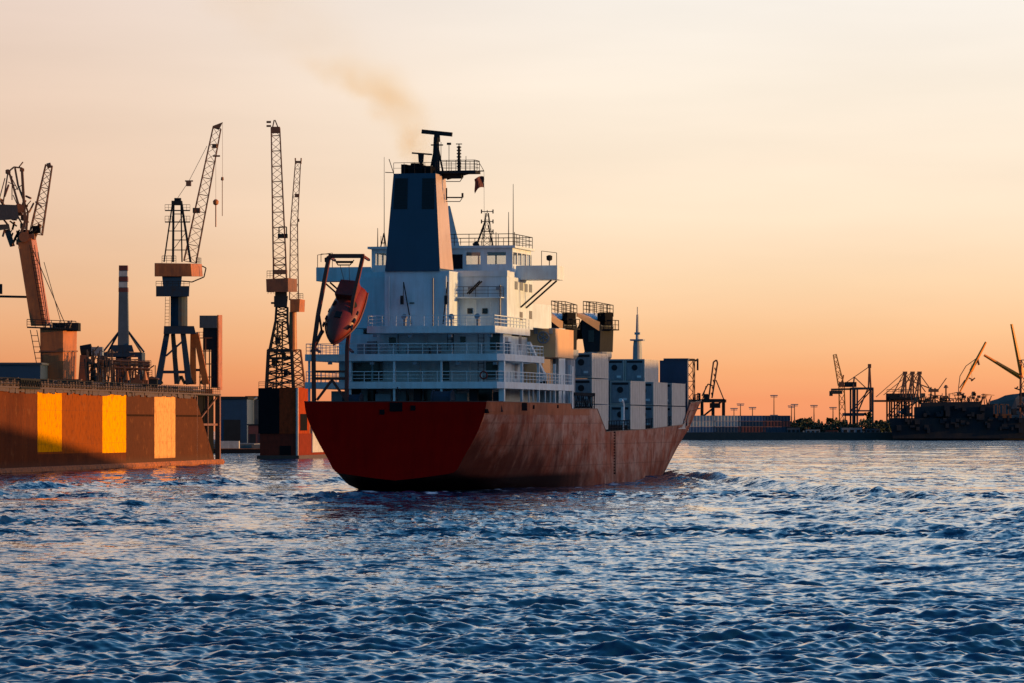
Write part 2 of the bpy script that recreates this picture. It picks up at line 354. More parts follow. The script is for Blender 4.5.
    x = n.new('ShaderNodeMix'); x.data_type = 'RGBA'; l.new(fo.outputs['Fac'], x.inputs[0]); x.inputs[6].default_value = (.003, .030, .075, 1); x.inputs[7].default_value = (.6, .64, .68, 1); l.new(x.outputs[2], p.inputs['Base Color'])
    rr = n.new('ShaderNodeMapRange'); rr.inputs[3].default_value = .04; rr.inputs[4].default_value = .7; l.new(fo.outputs['Fac'], rr.inputs[0]); l.new(rr.outputs[0], p.inputs['Roughness'])
    me.materials.append(m)
    ch_ = me.attributes.new('chop', 'FLOAT', 'POINT'); ch_.data.foreach_set('value', np.repeat(np.sqrt(lost*.5)[:, None], nc, 1).ravel().astype(np.float32)*np.clip(cal, .5, 1.5).ravel().astype(np.float32))
    return o
make_water()

# ------------------------------------------------------------------ the container ship
ship = thing('container_ship', 'red hulled container ship seen from astern, white deckhouse and tall navy funnel', 'ship', (OX, OY, 0), -THETA)
def AFT(px, py, u):                        # pixel -> (v, z) on the cross plane u
    a = (px-CX)/F; v = (a*(OY+u*CS)-OX-u*SN)/(CS+a*SN); Y = OY+u*CS-v*SN
    return v, H+(HZ-py)/F*Y
def SIDE(px, py, v):                       # pixel -> (u, z) on the fore-and-aft plane v
    a = (px-CX)/F; u = (a*(OY-v*SN)-OX-v*CS)/(SN-a*CS); Y = OY+u*CS-v*SN
    return u, H+(HZ-py)/F*Y
def ship_world(v, u, z): return Vector((OX+u*SN+v*CS, OY+u*CS-v*SN, z))

def pchip(xs, ys, x):
    xs = np.array(xs, float); ys = np.array(ys, float); h = np.diff(xs); d = np.diff(ys)/h; m = np.zeros_like(ys)
    m[0], m[-1] = d[0], d[-1]
    for i in range(1, len(xs)-1):
        m[i] = 0 if d[i-1]*d[i] <= 0 else (h[i-1]+h[i])*2/((2*h[i]+h[i-1])/d[i-1]+(h[i]+2*h[i-1])/d[i])*.5*1.0 if False else (0 if d[i-1]*d[i] <= 0 else 2*d[i-1]*d[i]/(d[i-1]+d[i]))
    i = np.clip(np.searchsorted(xs, x)-1, 0, len(xs)-2); t = (x-xs[i])/h[i]
    return (2*t**3-3*t**2+1)*ys[i]+(t**3-2*t**2+t)*h[i]*m[i]+(-2*t**3+3*t**2)*ys[i+1]+(t**3-t**2)*h[i]*m[i+1]
BH = 10.3
TOPU = [0, 36.4, 37.0, 50.6, 55.6, 80, 104.5, 109, 134.5]
TOPZ = [9.05, 9.0, 8.45, 8.5, 5.95, 6.2, 6.75, 9.5, 10.1]
stern = {0: [(0,1.15),(2.2,1.38),(4.2,1.65),(6.1,1.98),(7.0,3.4),(7.95,5.0),(8.8,6.7),(9.25,8.0),(9.4,9.05)],
         4: [(0,.55),(2.2,.75),(4.5,1.05),(6.7,1.5),(7.8,3.2),(8.7,4.9),(9.4,6.6),(9.75,7.9),(9.85,9.05)],
         12: [(0,-1.0),(2.5,-.9),(5,-.5),(7.6,.4),(8.8,2.3),(9.6,4.4),(10.05,6.4),(10.2,7.8),(10.25,9.05)],
         24: [(0,-3),(3,-2.9),(5.8,-2.0),(7.9,.2),(9.0,2.1),(9.7,4.1),(10.1,6),(10.25,7.7),(10.3,9.0)],
         40: [(0,-5),(5,-5),(8.0,-4.5),(9.0,-2.5),(9.6,0),(10.0,2.9),(10.2,5.6),(10.3,7.3),(10.3,8.45)]}
fore = {60: (10.25, 10.3, 10.3, 10.3), 85: (9.9, 10.2, 10.3, 10.3), 97: (8.7, 9.6, 10.25, 10.3), 104: (7.6, 8.9, 10.15, 10.3), 110: (6.3, 7.9, 9.8, 10.3), 116: (4.7, 6.4, 9.1, 10.05),
        122: (2.8, 4.5, 7.8, 9.4), 127: (1.1, 2.5, 6.0, 8.1), 131: (.15, .8, 3.4, 5.8), 134.5: (.05, .05, .1, .5)}
def station(u):
    zt = np.interp(u, TOPU, TOPZ)
    if u <= 40:
        ks = sorted(stern); pts = [(float(pchip(ks, [stern[k][i][0] for k in ks], u)), float(pchip(ks, [stern[k][i][1] for k in ks], u))) for i in range(9)]
    else:
        ks = [40]+sorted(fore); hb = [float(pchip(ks, [(9.6, 10.02, 10.28, 10.3)[j]]+[fore[k][j] for k in ks[1:]], u)) for j in range(4)]
        f = lambda z: float(np.interp(z, [0, 3, 6.7, 10.0], hb))
        g = np.clip((u-40)/20, 0, 1)
        zs = [-5, -5, -4.5, -2.5, 0, 2.9, 2.9+(zt-2.9)*.5, 2.9+(zt-2.9)*.8, zt]
        vs = [0, hb[0]*.52, hb[0]*.833, hb[0]*.9375, hb[0], f(2.9), f(zs[6]), f(zs[7]), f(zt)]
        pts = list(zip(vs, zs))
    z8 = pts[8][1]; pts = [(a, b if b < 2.95 else 2.95+(b-2.95)*(zt-2.95)/(z8-2.95)) for a, b in pts]
    return pts
us = sorted(set([0, .4, 1, 2, 3, 4, 6, 8, 10, 12, 15, 18, 21, 24, 28, 32, 36.4, 37.0, 40, 44, 48, 50.6, 52.2, 53.9, 55.6]+list(range(60, 104, 4))+[104.5, 107, 109, 111, 113, 116, 119, 122, 124.5, 127, 129, 131, 133, 134.5]))
def smooth_pts(pts):                       # refine the section curve
    t = np.arange(9); tt = np.linspace(0, 8, 25)
    return [(float(pchip(t, [p[0] for p in pts], x)), float(pchip(t, [p[1] for p in pts], x))) for x in tt]
secs = [smooth_pts(station(u)) for u in us]
hm = MB(); K = 25
for sgn in (1, -1):
    vs = [(sgn*v, u, z) for u, sec in zip(us, secs) for v, z in sec]; fs = []
    for i in range(len(us)-1):
        for k in range(K-1):
            q = (i*K+k, (i+1)*K+k, (i+1)*K+k+1, i*K+k+1); fs.append(q if sgn > 0 else q[::-1])
    hm.add(vs, fs)
# weathered starboard plating: scuffs, scrapes, rust runs, plate seams
def hull_mat():
    m = bpy.data.materials.new('weathered_hull_paint'); m.use_nodes = True; n = m.node_tree.nodes; l = m.node_tree.links; p = n['Principled BSDF']; p.inputs['Roughness'].default_value = .6; p.inputs['Specular IOR Level'].default_value = .02
    t = n.new('ShaderNodeTexCoord')
    def noise(sc, vec, det=6, ro=.65):
        mp = n.new('ShaderNodeMapping'); mp.inputs['Scale'].default_value = vec; l.new(t.outputs['Object'], mp.inputs[0])
        x = n.new('ShaderNodeTexNoise'); x.inputs['Scale'].default_value = sc; x.inputs['Detail'].default_value = det; x.inputs['Roughness'].default_value = ro; l.new(mp.outputs[0], x.inputs['Vector']); return x.outputs['Fac']
    def rng(f, a, b, c=0, d=1):
        x = n.new('ShaderNodeMapRange'); x.inputs[1].default_value = a; x.inputs[2].default_value = b; x.inputs[3].default_value = c; x.inputs[4].default_value = d; l.new(f, x.inputs[0]); return x.outputs[0]
    def mixc(f, a, b):
        x = n.new('ShaderNodeMix'); x.data_type = 'RGBA'; l.new(f, x.inputs[0])
        for i, c in ((6, a), (7, b)):
            if isinstance(c, tuple): x.inputs[i].default_value = (*c, 1)
            else: l.new(c, x.inputs[i])
        return x.outputs[2]
    base = mixc(rng(noise(.25, (1, 1, 1)), .35, .65), (.36, .072, .034), (.50, .17, .10))
    c = mixc(rng(noise(1.0, (.9, .9, .07), 7), .52, .76, 0, .45), base, (.66, .38, .27))     # chalky runs
    c = mixc(rng(noise(.20, (1, 1, 1.6), 7), .44, .62, 0, .75), c, (.62, .36, .26))
    c = mixc(rng(noise(.45, (1, .8, 1.5), 9), .55, .68, 0, .7), c, (.22, .06, .035))
    # raking scrapes where tugs and fenders rub
    mp = n.new('ShaderNodeMapping'); mp.inputs['Rotation'].default_value = (math.radians(-24), 0, 0); mp.inputs['Scale'].default_value = (1, 1.1, .09); l.new(t.outputs['Object'], mp.inputs[0])
    x = n.new('ShaderNodeTexNoise'); x.inputs['Scale'].default_value = 1.3; x.inputs['Detail'].default_value = 8; x.inputs['Roughness'].default_value = .7; l.new(mp.outputs[0], x.inputs['Vector'])
    c = mixc(rng(x.outputs['Fac'], .57, .72, 0, .6), c, (.72, .46, .35))
    c = mixc(rng(noise(1.1, (.7, .9, .10), 8), .56, .70, 0, .8), c, (.085, .024, .014))       # rust runs
    c = mixc(rng(noise(.6, (1, .5, 1.2), 8), .64, .72, 0, .8), c, (.045, .022, .02))               # dark rubbing patches
    sp = n.new('ShaderNodeSeparateXYZ'); l.new(t.outputs['Object'], sp.inputs[0])
    bw = n.new('ShaderNodeMath'); bw.operation = 'MULTIPLY'; l.new(rng(sp.outputs['Z'], 7.72, 7.78, 0, .75), bw.inputs[0]); l.new(rng(sp.outputs['Y'], 47, 46, 0, 1), bw.inputs[1])
    c = mixc(bw.outputs[0], c, (.46, .14, .06))
    # weld seams
    for ax, per in (('Z', 2.3), ('Y', 8.0)):
        md = n.new('ShaderNodeMath'); md.operation = 'PINGPONG'; md.inputs[1].default_value = per/2; l.new(sp.outputs[ax], md.inputs[0])
        c = mixc(rng(md.outputs[0], .0, .09, .4, 0), c, (.12, .05, .035))
    # shade of the undercut quarter painted in with soot, towards stern and waterline
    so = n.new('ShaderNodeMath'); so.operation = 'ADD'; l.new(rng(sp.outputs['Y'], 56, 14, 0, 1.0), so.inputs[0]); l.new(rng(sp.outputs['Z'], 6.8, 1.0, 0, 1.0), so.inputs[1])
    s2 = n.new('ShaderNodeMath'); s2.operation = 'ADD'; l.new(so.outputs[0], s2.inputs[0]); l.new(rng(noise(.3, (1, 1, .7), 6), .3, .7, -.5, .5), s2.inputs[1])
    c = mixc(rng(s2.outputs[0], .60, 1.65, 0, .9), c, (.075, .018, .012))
    # near-black band below the load line, aft half only
    af = n.new('ShaderNodeMath'); af.operation = 'MULTIPLY'; l.new(rng(sp.outputs['Z'], 1.7, 1.2, 0, 1), af.inputs[0]); l.new(rng(sp.outputs['Y'], 52, 34, 0, 1), af.inputs[1])
    c = mixc(af.outputs[0], c, (.02, .008, .008))
    l.new(c, p.inputs['Base Color'])
    bp = n.new('ShaderNodeBump'); bp.inputs['Strength'].default_value = .5; bp.inputs['Distance'].default_value = .12; l.new(noise(.22, (1, 1.3, .8), 2), bp.inputs['Height']); l.new(bp.outputs[0], p.inputs['Normal'])
    return m
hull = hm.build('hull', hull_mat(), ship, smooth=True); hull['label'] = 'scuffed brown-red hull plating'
tr = MB(); s0 = secs[0]
ring = [(-v, 0.02, z) for v, z in s0[::-1]]+[(v, 0.02, z) for v, z in s0[1:]]
ring = [(x, -.02, z) for x, y, z in ring]
tr.add(ring, [tuple(range(len(ring)))]); trans = tr.build('transom', 'red', ship)
trans['label'] = 'plain dark red flat transom'
# belt above the knuckle: bulwark capping
cap = MB()
for sgn in (1, -1):
    cap.path([(sgn*sec[-1][0], u, sec[-1][1]) for u, sec in zip(us, secs)], .06, 4)
cap.tube((-9.4, 0, 9.05), (9.4, 0, 9.05), .07, None, 4); cap.build('bulwark_cap', 'rustred', ship)
dk = MB()
for i in range(len(us)-1):
    a, b = us[i], us[i+1]; za, zb = secs[i][-1][1], secs[i+1][-1][1]
    va, vb = secs[i][-1][0]-.02, secs[i+1][-1][0]-.02
    da = .95 if a < 37 or a > 104 else .1; za -= 1.0 if (a <= 36.4 or a > 104.6) else .05; zb -= 1.0 if (b <= 36.4 or b > 104.6) else .05
    if 36.4 <= a < 55.6: za = 5.9; zb = 5.9
    dk.add([(-va, a, za), (va, a, za), (vb, b, zb), (-vb, b, zb)], [(0, 1, 2, 3)])
dk.build('weather_deck', 'deck', ship)
# draught marks, mooring ports
dm = MB()
u0, _ = SIDE(614.5, 440, 10.3)
for i in range(15): dm.box(10.3, 10.345, u0-.42, u0+.42, 1.15+i*.33, 1.33+i*.33)
dm.box(10.3, 10.335, u0+.36, u0+.46, 1.1, 6.0)
dm.build('draught_marks', 'black', hull)
for px, py, wd_, ht in ((382, 412, .5, .5), (396, 407, 1.3, .9), (413, 408, .5, .5)):
    v, z = AFT(px, py, -.05); MB().box(v-wd_/2, v+wd_/2, -.08, .1, z-ht/2, z+ht/2).build('mooring_port', 'black', trans)
for px, py, wd_, ht in ((495, 411, 1.6, .4), (523, 406.5, 2.4, .85), (532, 407, .8, .4), (556, 406.5, .7, .35)):
    u, z = SIDE(px, py, 10.1); v = np.interp(u, us, [float(np.interp(z, [q[1] for q in s[8:]], [q[0] for q in s[8:]])) for s in secs]); MB().box(v-.1, v+.035, u-wd_/2, u+wd_/2, z-ht/2, z+ht/2).build('mooring_port', 'black', hull)

# ---- accommodation block
def house(name, boxes, m, **k):
    b = MB()
    for q in boxes: b.box(*q)
    return b.build(name, m, ship, **k)
A0, A1, B0, B1, C0, C1 = 10.38, 11.05, 13.18, 13.86, 16.0, 16.7
UA = 3.4; VW = 10.28
main = house('deckhouse', [(-8, 6.6, 10.5, 37.6, 8.0, A0), (-8.4, 8.9, 9.6, 13.6, A1, B0), (-8.4, 6.8, 13.6, 28.7, A1, B0), (-8.4, 8.9, 9.6, 13.6, B1, C0), (-8.4, 7.2, 13.6, 28.7, B1, C0), (-8, 8.9, 11.4, 23.8, C1, 21.9), (-7.98, 8.88, 23.8, 33, 16.95, 19.5)], 'whitewall')
fwd = house('forward_house', [(-10.25, 10.25, 28.7, 38, 13.9, 16.95), (-8.2, 8.2, 28.8, 37.5, A1, 13.9)], 'buff')
# the three open decks with white fascias
def slab(poly, z0, z1): return MB().prism(poly, z0, z1).build('promenade_deck', 'white', ship)
dA = slab([(-VW, UA), (VW-.6, UA), (VW, UA+.8), (VW, 38), (-VW, 38)], A0, A1)
dB = slab([(-VW, UA), (VW-.6, UA), (VW, UA+.8), (VW, 23), (8.92, 23), (7.22, 28.68), (-VW, 28.68)], B0, B1)
dC = slab([(-4.0, 4.2), (9.3, 4.2), (9.3, 20.5), (8.92, 20.5), (8.92, 11.35), (-4.0, 11.35)], C0, C1)
for d, pts, z in ((dA, [(-VW+.1, 30), (-VW+.1, UA+.1), (VW-.7, UA+.1), (VW-.1, UA+.9), (VW-.1, 37.8)], A1), (dB, [(-VW+.1, 28), (-VW+.1, UA+.1), (VW-.7, UA+.1), (VW-.1, UA+.9), (VW-.1, 22.9), (9.0, 22.9)], B1), (dC, [(-3.9, 11), (-3.9, 4.3), (9.2, 4.3), (9.2, 20.4)], C1)):
    MB().rail([(x, y, z) for x, y in pts], 1.05, 3, 1.5, .04).build('railing', 'white', d)
for z0, z1 in ((8.0, A0), (A1, B0)):
    for v in (-9.9, -5.6, -1.0, 3.9):
        MB().box(v-.1, v+.1, UA+.15, UA+.35, z0, z1).build('column', 'white', ship)
    for u in (UA+1.2,): MB().box(9.65, 10.2, u-.25, u+.25, max(z0, 9.1), z1).build('column', 'white', ship)
    for u in (13, 21, 29, 36.9): MB().box(9.95, 10.2, u-.12, u+.12, max(z0, 9.06), z1).build('column', 'white', ship)
for u in (16.5, 18.6, 24.4, 27, 33.2): MB().box(10.0, 10.12, u-.06, u+.06, 8.0, A0).build('column', 'white', ship)
MB().box(9.9, 10.26, 37.3, 37.95, 8.4, 13.05).build('column', 'white', ship)
# funnel casing + funnel
fc = MB(); vl, _ = AFT(384.5, 300, 7.2); vr, _ = AFT(449.5, 300, 7.2)
fc.box(vl, vr, 7.2, 11.38, C1, 22.35); casing = fc.build('funnel_casing', 'whitewall', ship, bevel=.05)
b0, b1 = AFT(384.8, 272, 6.9)[0], AFT(439.5, 272, 6.9)[0]; t0, t1 = AFT(393.3, 173, 7.6)[0], AFT(435, 173, 7.6)[0]
zt = AFT(400, 173.5, 7.6)[1]
fn = MB().hexa([(b0, 6.95, 22.35), (b1, 6.95, 22.35), (b1+.15, 12.3, 22.35), (b0, 12.3, 22.35)], [(t0, 7.7, zt), (t1, 7.7, zt), (t1, 12.0, zt), (t0, 12.0, zt)])
funnel = fn.build('funnel', 'funnel', ship)
e = .03
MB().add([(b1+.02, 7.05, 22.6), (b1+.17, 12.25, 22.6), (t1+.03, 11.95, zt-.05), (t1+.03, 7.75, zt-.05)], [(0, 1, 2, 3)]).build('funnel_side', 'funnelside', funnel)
def on_aft(px, py):
    a = AFT(px, py, 7.3); f = (a[1]-22.35)/(zt-22.35); return a[0], 6.95+.75*f-.03, a[1]
for x0, x1, y0, y1 in ((394.3, 407, 178, 209), (421.5, 434, 178, 209)):
    lv = MB(); p = [on_aft(x0-(1.2 if x0 < 400 else 0), y1), on_aft(x1, y1), on_aft(x1, y0), on_aft(x0, y0)]
    lv.add(p, [(0, 1, 2, 3)])
    for k in range(12):
        f = (k+.5)/12; a = Vector(p[0]).lerp(Vector(p[3]), f); b = Vector(p[1]).lerp(Vector(p[2]), f); lv.tube(a, b, .06, None, 4)
    lv.build('louvre', 'louvre', funnel)
ex = MB(); 
for px0, px1, py in ((402, 407, 164.5), (409, 423.5, 165), (424.5, 431.5, 166)):
    v0 = AFT(px0, py, 9)[0]; v1, z1 = AFT(px1, py, 9); ex.box(v0, v1, 8.6, 11.2, zt, z1)
for px in (413, 419): v, z = AFT(px, 163, 9); ex.tube((v, 9.5, zt), (v, 9.5, z), .38, .38, 10)
ex.build('exhaust_stack', 'black', funnel)
v, z = AFT(395, 167, 7.6)
fr = MB().rail([(t0, 7.75, zt), (t1, 7.75, zt)], 1.1, 2, 1.2, .03)
fr.tube((t0, 7.8, zt), AFT(389, 159, 7.8)[:1]+(7.8, AFT(389, 159, 7.8)[1]), .04); fr.tube((t0, 7.8, zt+.1), (t0-.9, 7.8, zt+.15), .04)
fr.build('funnel_railing', 'dark', funnel)
# radar mast and its platform on the funnel's starboard shoulder
mast = MB(); mu = 11.0
def mp_(px, py, u=mu): v, z = AFT(px, py, u); return Vector((v, u, z))
mast.tube(mp_(436, 173), mp_(436.3, 137), .42, .28, 10); mast.tube(mp_(443, 172), mp_(438, 148), .1); mast.tube(mp_(430, 172), mp_(434.5, 150), .1)
mast.tube(mp_(431, 145), mp_(443, 145), .07); 
pl0 = mp_(430, 171.5); pl1 = mp_(478, 171); mast.box(pl0.x, pl1.x, mu-1.1, mu+1.1, pl0.z-.28, pl0.z); mast.tube(mp_(470, 173, mu), mp_(447, 179, mu), .1); mast.tube(pl1, mp_(484, 171), .06)
mast.box(pl0.x, mp_(462, 172).x, mu-.4, mu+.4, pl0.z-.75, pl0.z-.28)
mo = mast.build('radar_mast', 'dark', ship)
rl = MB(); zz = pl0.z; rl.rail([(pl0.x+1, mu-1.05, zz), (pl1.x-.1, mu-1.05, zz), (pl1.x-.1, mu+1.05, zz), (pl0.x+1, mu+1.05, zz)], 1.05, 3, 1.1, .035); rl.tube(pl1+Vector((0, 0, 1.05)), mp_(484, 171), .03)
rl.build('mast_railing', 'dark', mo)
a, b = mp_(422, 131.5), mp_(452, 134.5); rs = MB(); rs.beam(a, b, .42); c = (a+b)/2; rs.tube(c, c-Vector((0, 0, .9)), .3, .35, 10); rs.build('radar_scanner', 'dark', mo)
a, b = mp_(412, 153), mp_(432, 154.5); rs = MB(); rs.beam(a, b, .16); c = mp_(421, 154); rs.tube(c, c-Vector((0, 0, .9)), .32, .25, 8); rs.tube(c-Vector((0, 0, .9)), c-Vector((0, 0, 1.6)), .15); rs.build('radar_scanner', 'dark', mo)
an = MB(); a = mp_(459, 171); b = mp_(459, 146); an.tube(a, b, .16, .13, 8)
for k in range(7): q = a.lerp(b, .15+.13*k); an.tube(q, q+Vector((0, 0, .12)), .24, None, 8)
an.tube(mp_(456, 144), mp_(462, 144), .05); an.tube(b, mp_(459, 143.5), .05); an.build('antenna', 'dark', mo)
an = MB(); an.tube(mp_(449, 171), mp_(449, 144), .035); an.tube(mp_(447, 143.8), mp_(451, 143.8), .12); an.build('antenna', 'dark', mo)
for px, y0, y1 in ((466, 171, 156), (441, 160, 142), (474, 171, 160)): MB().tube(mp_(px, y0), mp_(px, y1), .03).build('antenna', 'dark', mo)
# two outrigger brackets below the platform
bk = MB()
for y0, y1 in ((177.5, 173), (197.5, 193)):
    bk.tube(mp_(446, y0), mp_(462.5, y0), .07); bk.tube(mp_(462.5, y0), mp_(462.5, y1), .11); bk.tube(mp_(446, y0+4), mp_(460, y0+4), .04); bk.tube(mp_(460, y0+4), mp_(462.5, y0), .04)
bk.tube(mp_(446.5, 188), mp_(446.5, 200), .08); bk.build('lamp_bracket', 'dark', mo)
# raking white stay-plate beside the funnel
def q_(px, py, u=18.0): v, z = AFT(px, py, u); return v, z
b0_, b1_, t0_, t1_ = q_(449, 250), q_(461, 250), q_(448.5, 206), q_(450.5, 206)
MB().hexa([(b0_[0], 17.8, b0_[1]), (b1_[0], 17.8, b1_[1]), (b1_[0], 18.3, b1_[1]), (b0_[0], 18.3, b0_[1])], [(t0_[0], 17.8, t0_[1]), (t1_[0], 17.8, t1_[1]), (t1_[0], 18.2, t1_[1]), (t0_[0], 18.2, t0_[1])]).build('stay_plate', 'white', ship)
# ---- bridge with glazing one can see through
BU0, BU1, BV, BZ0, BZ1 = 16.6, 25.5, 8.3, 22.5, 25.15
BL = 6.75                                  # the bridge reaches less far to port
bs = lambda s, d=0: s*((BV if s > 0 else BL)+d)
br = MB(); br.box(-BL-.2, BV+.2, 12.4, BU1+.4, 21.9, BZ0); br.box(2.8, 8.95, 11.3, 12.4, 21.9, BZ0); SZ, HD = 23.35, 24.6
br.box(-BL, BV, BU0, BU0+.12, BZ0, SZ); br.box(-BL, BV, BU1-.12, BU1, BZ0, SZ)
for s in (-1, 1): br.box(bs(s), bs(s, -.12), BU0+.12, BU1-.12, BZ0, SZ); br.box(bs(s), bs(s, -.12), BU0+.12, BU1-.12, HD, BZ1-.12)
br.box(-BL, BV, BU0, BU0+.12, HD, BZ1-.12); br.box(-BL, BV, BU1-.12, BU1, HD, BZ1-.12)
solid = [(-BL, -6.35), (-5.2, 3.4), (4.9, 5.6), (7.6, BV)]
for x0, x1 in solid: br.box(x0, x1, BU0, BU0+.12, SZ, HD)
for v in np.linspace(-BL, BV, 9): br.box(v-.09, v+.09, BU1-.12, BU1, SZ, HD)
for s in (-1, 1):
    for u in np.linspace(BU0+.2, BU1-.2, 5): br.box(bs(s), bs(s, -.12), u-.15, u+.15, SZ, HD)
bridge = br.build('bridge', 'white', ship)
MB().box(-BL-.35, BV+.35, BU0-.35, BU1+.35, BZ1-.12, BZ1+.12).build('bridge_roof', 'white', bridge)
for x0, x1 in ((-6.35, -5.2), (3.4, 4.9), (5.6, 7.6)): MB().box(x0+.02, x1-.02, BU0+.04, BU0+.08, SZ, HD).build('window', 'glass', bridge)
for v0, v1 in zip(np.linspace(-BL, BV, 9)[:-1], np.linspace(-BL, BV, 9)[1:]): MB().box(v0+.1, v1-.1, BU1-.08, BU1-.04, SZ, HD).build('window', 'glass', bridge)
us5 = np.linspace(BU0+.2, BU1-.2, 5)
for s in (-1, 1):
    for a, b in zip(us5[:-1], us5[1:]): MB().box(bs(s, -.04), bs(s, -.08), a+.16, b-.16, SZ, HD).build('window', 'glass', bridge)
wm = MB(); wm.box(1.1, 3.0, BU0-.03, BU0-.003, 22.9, 24.4); wm.build('door', 'pane', bridge)
MB().rail([(-2.5, BU0-.2, BZ1+.12), (8.4, BU0-.2, BZ1+.12), (8.4, BU1+.2, BZ1+.12), (-2.5, BU1+.2, BZ1+.12)], 1.2, 3, 1.6, .04, True).build('roof_railing', 'dark', bridge)
for s in (1, -1):
    wg = MB(); wu0, wu1 = 17.2, 20.6
    wg.box(bs(s, .22), s*12.9, wu0, wu1, 21.75, 21.95); wg.box(bs(s, .22), s*12.9, wu0, wu0+.1, 21.95, 23.2); wg.box(bs(s, .22), s*12.9, wu1-.1, wu1, 21.95, 23.2); wg.box(s*12.8, s*12.9, wu0+.1, wu1-.1, 21.95, 23.2)
    wing = wg.build('bridge_wing', 'white', ship)
    st = MB()
    for u in (wu0+.4, wu1-.4): st.beam((s*8.95, u, 18.9), (s*12.2, u, 21.7), .16)
    st.build('wing_strut', 'dark', wing)
    MB().path([(s*11.2, wu0+.2, 23.2), (s*11.2, wu0+.2, 24.7), (s*12.8, wu0+.2, 24.5), (s*12.8, wu0+.2, 23.2)], .04, 4).build('wing_frame', 'dark', wing)
    sl_ = MB().lathe([(.12, 0), (.3, .1), (.32, .5), (.1, .6)], (s*11.9, wu0+.8, 23.7), 10); sl_.tube((s*11.9, wu0+.8, 23.7), (s*11.9, wu0+.8, 22), .05); sl_.build('searchlight', 'dark', wing)
# signal mast on the bridge roof and whip aerials
sm = MB(); su = 21.0
def sp_(px, py): v, z = AFT(px, py, su); return Vector((v, su, z))
sm.lattice(sp_(487.2, 248), sp_(487.2, 213), 1.1, .25, 7, .06, .035); sm.tube(sp_(487.2, 213), sp_(487.2, 210), .04)
for y in (211.5, 221.5, 231.5):
    sm.tube(sp_(481.5, y), sp_(493, y), .045)
    for x in (481.5, 493): sm.tube(sp_(x, y-2), sp_(x, y+2), .07)
sm.tube(sp_(476, 247), sp_(485, 222), .1); sm.tube(sp_(493, 247), sp_(488, 225), .06); sm.tube(sp_(474, 246), sp_(478, 243), .3)
sm.build('signal_mast', 'dark', ship)
for px, y0, y1, r in ((513.2, 249, 184, .045), (508.6, 249, 212, .05), (496, 249, 232, .05), (384.2, 251, 157, .035), (377.7, 250, 228, .05), (381, 250, 236, .04), (514.5, 249, 232, .06)):
    MB().tube(sp_(px, y0), sp_(px, y1), r*1.3, r*.6).build('whip_antenna', 'dark', ship)
ap = MB(); ap.path([sp_(380, 250), sp_(384, 233), sp_(386.5, 250)], .07); ap.tube(sp_(381.5, 243), sp_(385.5, 243), .05); ap.build('antenna_tripod', 'dark', ship)
# ---- windows, doors, ladders and lockers on the white walls
def wall_aft(name, px, py, wd_, ht, u, m='pane', par=None):
    v, z = AFT(px, py, u); MB().box(v-wd_/2, v+wd_/2, u-.05, u+.02, z-ht/2, z+ht/2).build(name, m, par or main)
for px, py in ((445, 310.5), (455, 311), (470, 311), (485, 311), (463, 339.5), (495, 366)): wall_aft('window', px, py, .55, .55, 11.35 if py < 320 else 9.55)
wall_aft('window', 392.5, 341, .75, .75, 7.15, par=casing); wall_aft('window', 412, 303, .5, .12, 7.15, par=casing)
for px, py, hw in ((378, 371, 1.0), (362, 372, 1.9), (492, 370, 1.2), (495, 341, 1.0), (430, 396, 1.3), (452, 397, 1.0), (485, 398, 1.6), (372, 397, .9), (405, 397, .8), (445, 371, .9)):
    wall_aft('door', px, py, hw, 1.9, 10.45 if py > 390 else 9.55)
for px, py in ((516, 285.5), (521.5, 286.5), (526, 288), (530.5, 288.5), (530.5, 315), (521, 316)):
    u, z = SIDE(px, py, 8.9); MB().box(8.87, 8.94, u-.65, u+.65, z-.42, z+.42).build('window', 'pane', main)
for px, py, v_ in ((506.5, 345, 8.9), (520, 341, 7.2), (516, 370, 6.8), (524, 371, 6.8)):
    u, z = SIDE(px, py, v_); MB().box(v_-.03, v_+.04, u-.6, u+.6, z-.9, z+.8).build('door', 'cunit', main)
for px, py, w_, h_ in ((546, 366, 2.0, 1.5), (557, 366, 2.2, 1.5), (566, 366, 2.0, 1.5)):
    u, z = SIDE(px, py, 8.2); MB().box(8.17, 8.24, u-w_, u+w_, z-h_/2, z+h_/2).build('window', 'pane', fwd)
v, z = AFT(543.5, 337.5, 28.7)
fv = MB(); fv.v = []; t = MB()
for k in range(12):
    a0, a1 = 2*math.pi*k/12, 2*math.pi*(k+1)/12; t.tube((v+.6*math.cos(a0), 28.62, z+.6*math.sin(a0)), (v+.6*math.cos(a1), 28.62, z+.6*math.sin(a1)), .09)
    if k % 2: t.tube((v, 28.62, z), (v+.6*math.cos(a0), 28.62, z+.6*math.sin(a0)), .06)
t.build('fan_grille', 'cunit', fwd)
for px in (536, 551):
    v, z = AFT(px, 331, 28.7); MB().box(v-.2, v+.2, 28.55, 28.72, z-.3, z+.3).build('vent_cover', 'cunit', fwd)
st = MB(); p = mp_(468, 294, 10.6); q = mp_(481, 281, 10.6)
for o_ in (-.45, .45): st.beam(p+Vector((0, o_, 0)), q+Vector((0, o_, 0)), .12)
for k in range(1, 9): c = p.lerp(q, k/9); st.box(c.x-.15, c.x+.15, c.y-.45, c.y+.45, c.z-.03, c.z+.03)
st.build('stairway', 'dark', ship)
for px, y0, y1, u in ((493, 326, 302, 11.1), (481, 382, 356, 9.2), (450.5, 350, 300, 9.2), (481, 354, 334, 9.2)):
    a = mp_(px, y0, u); b = mp_(px, y1, u); MB().ladder(a, b, (.3, 0, 0), .04).build('ladder', 'white' if px > 485 else 'dark', ship)
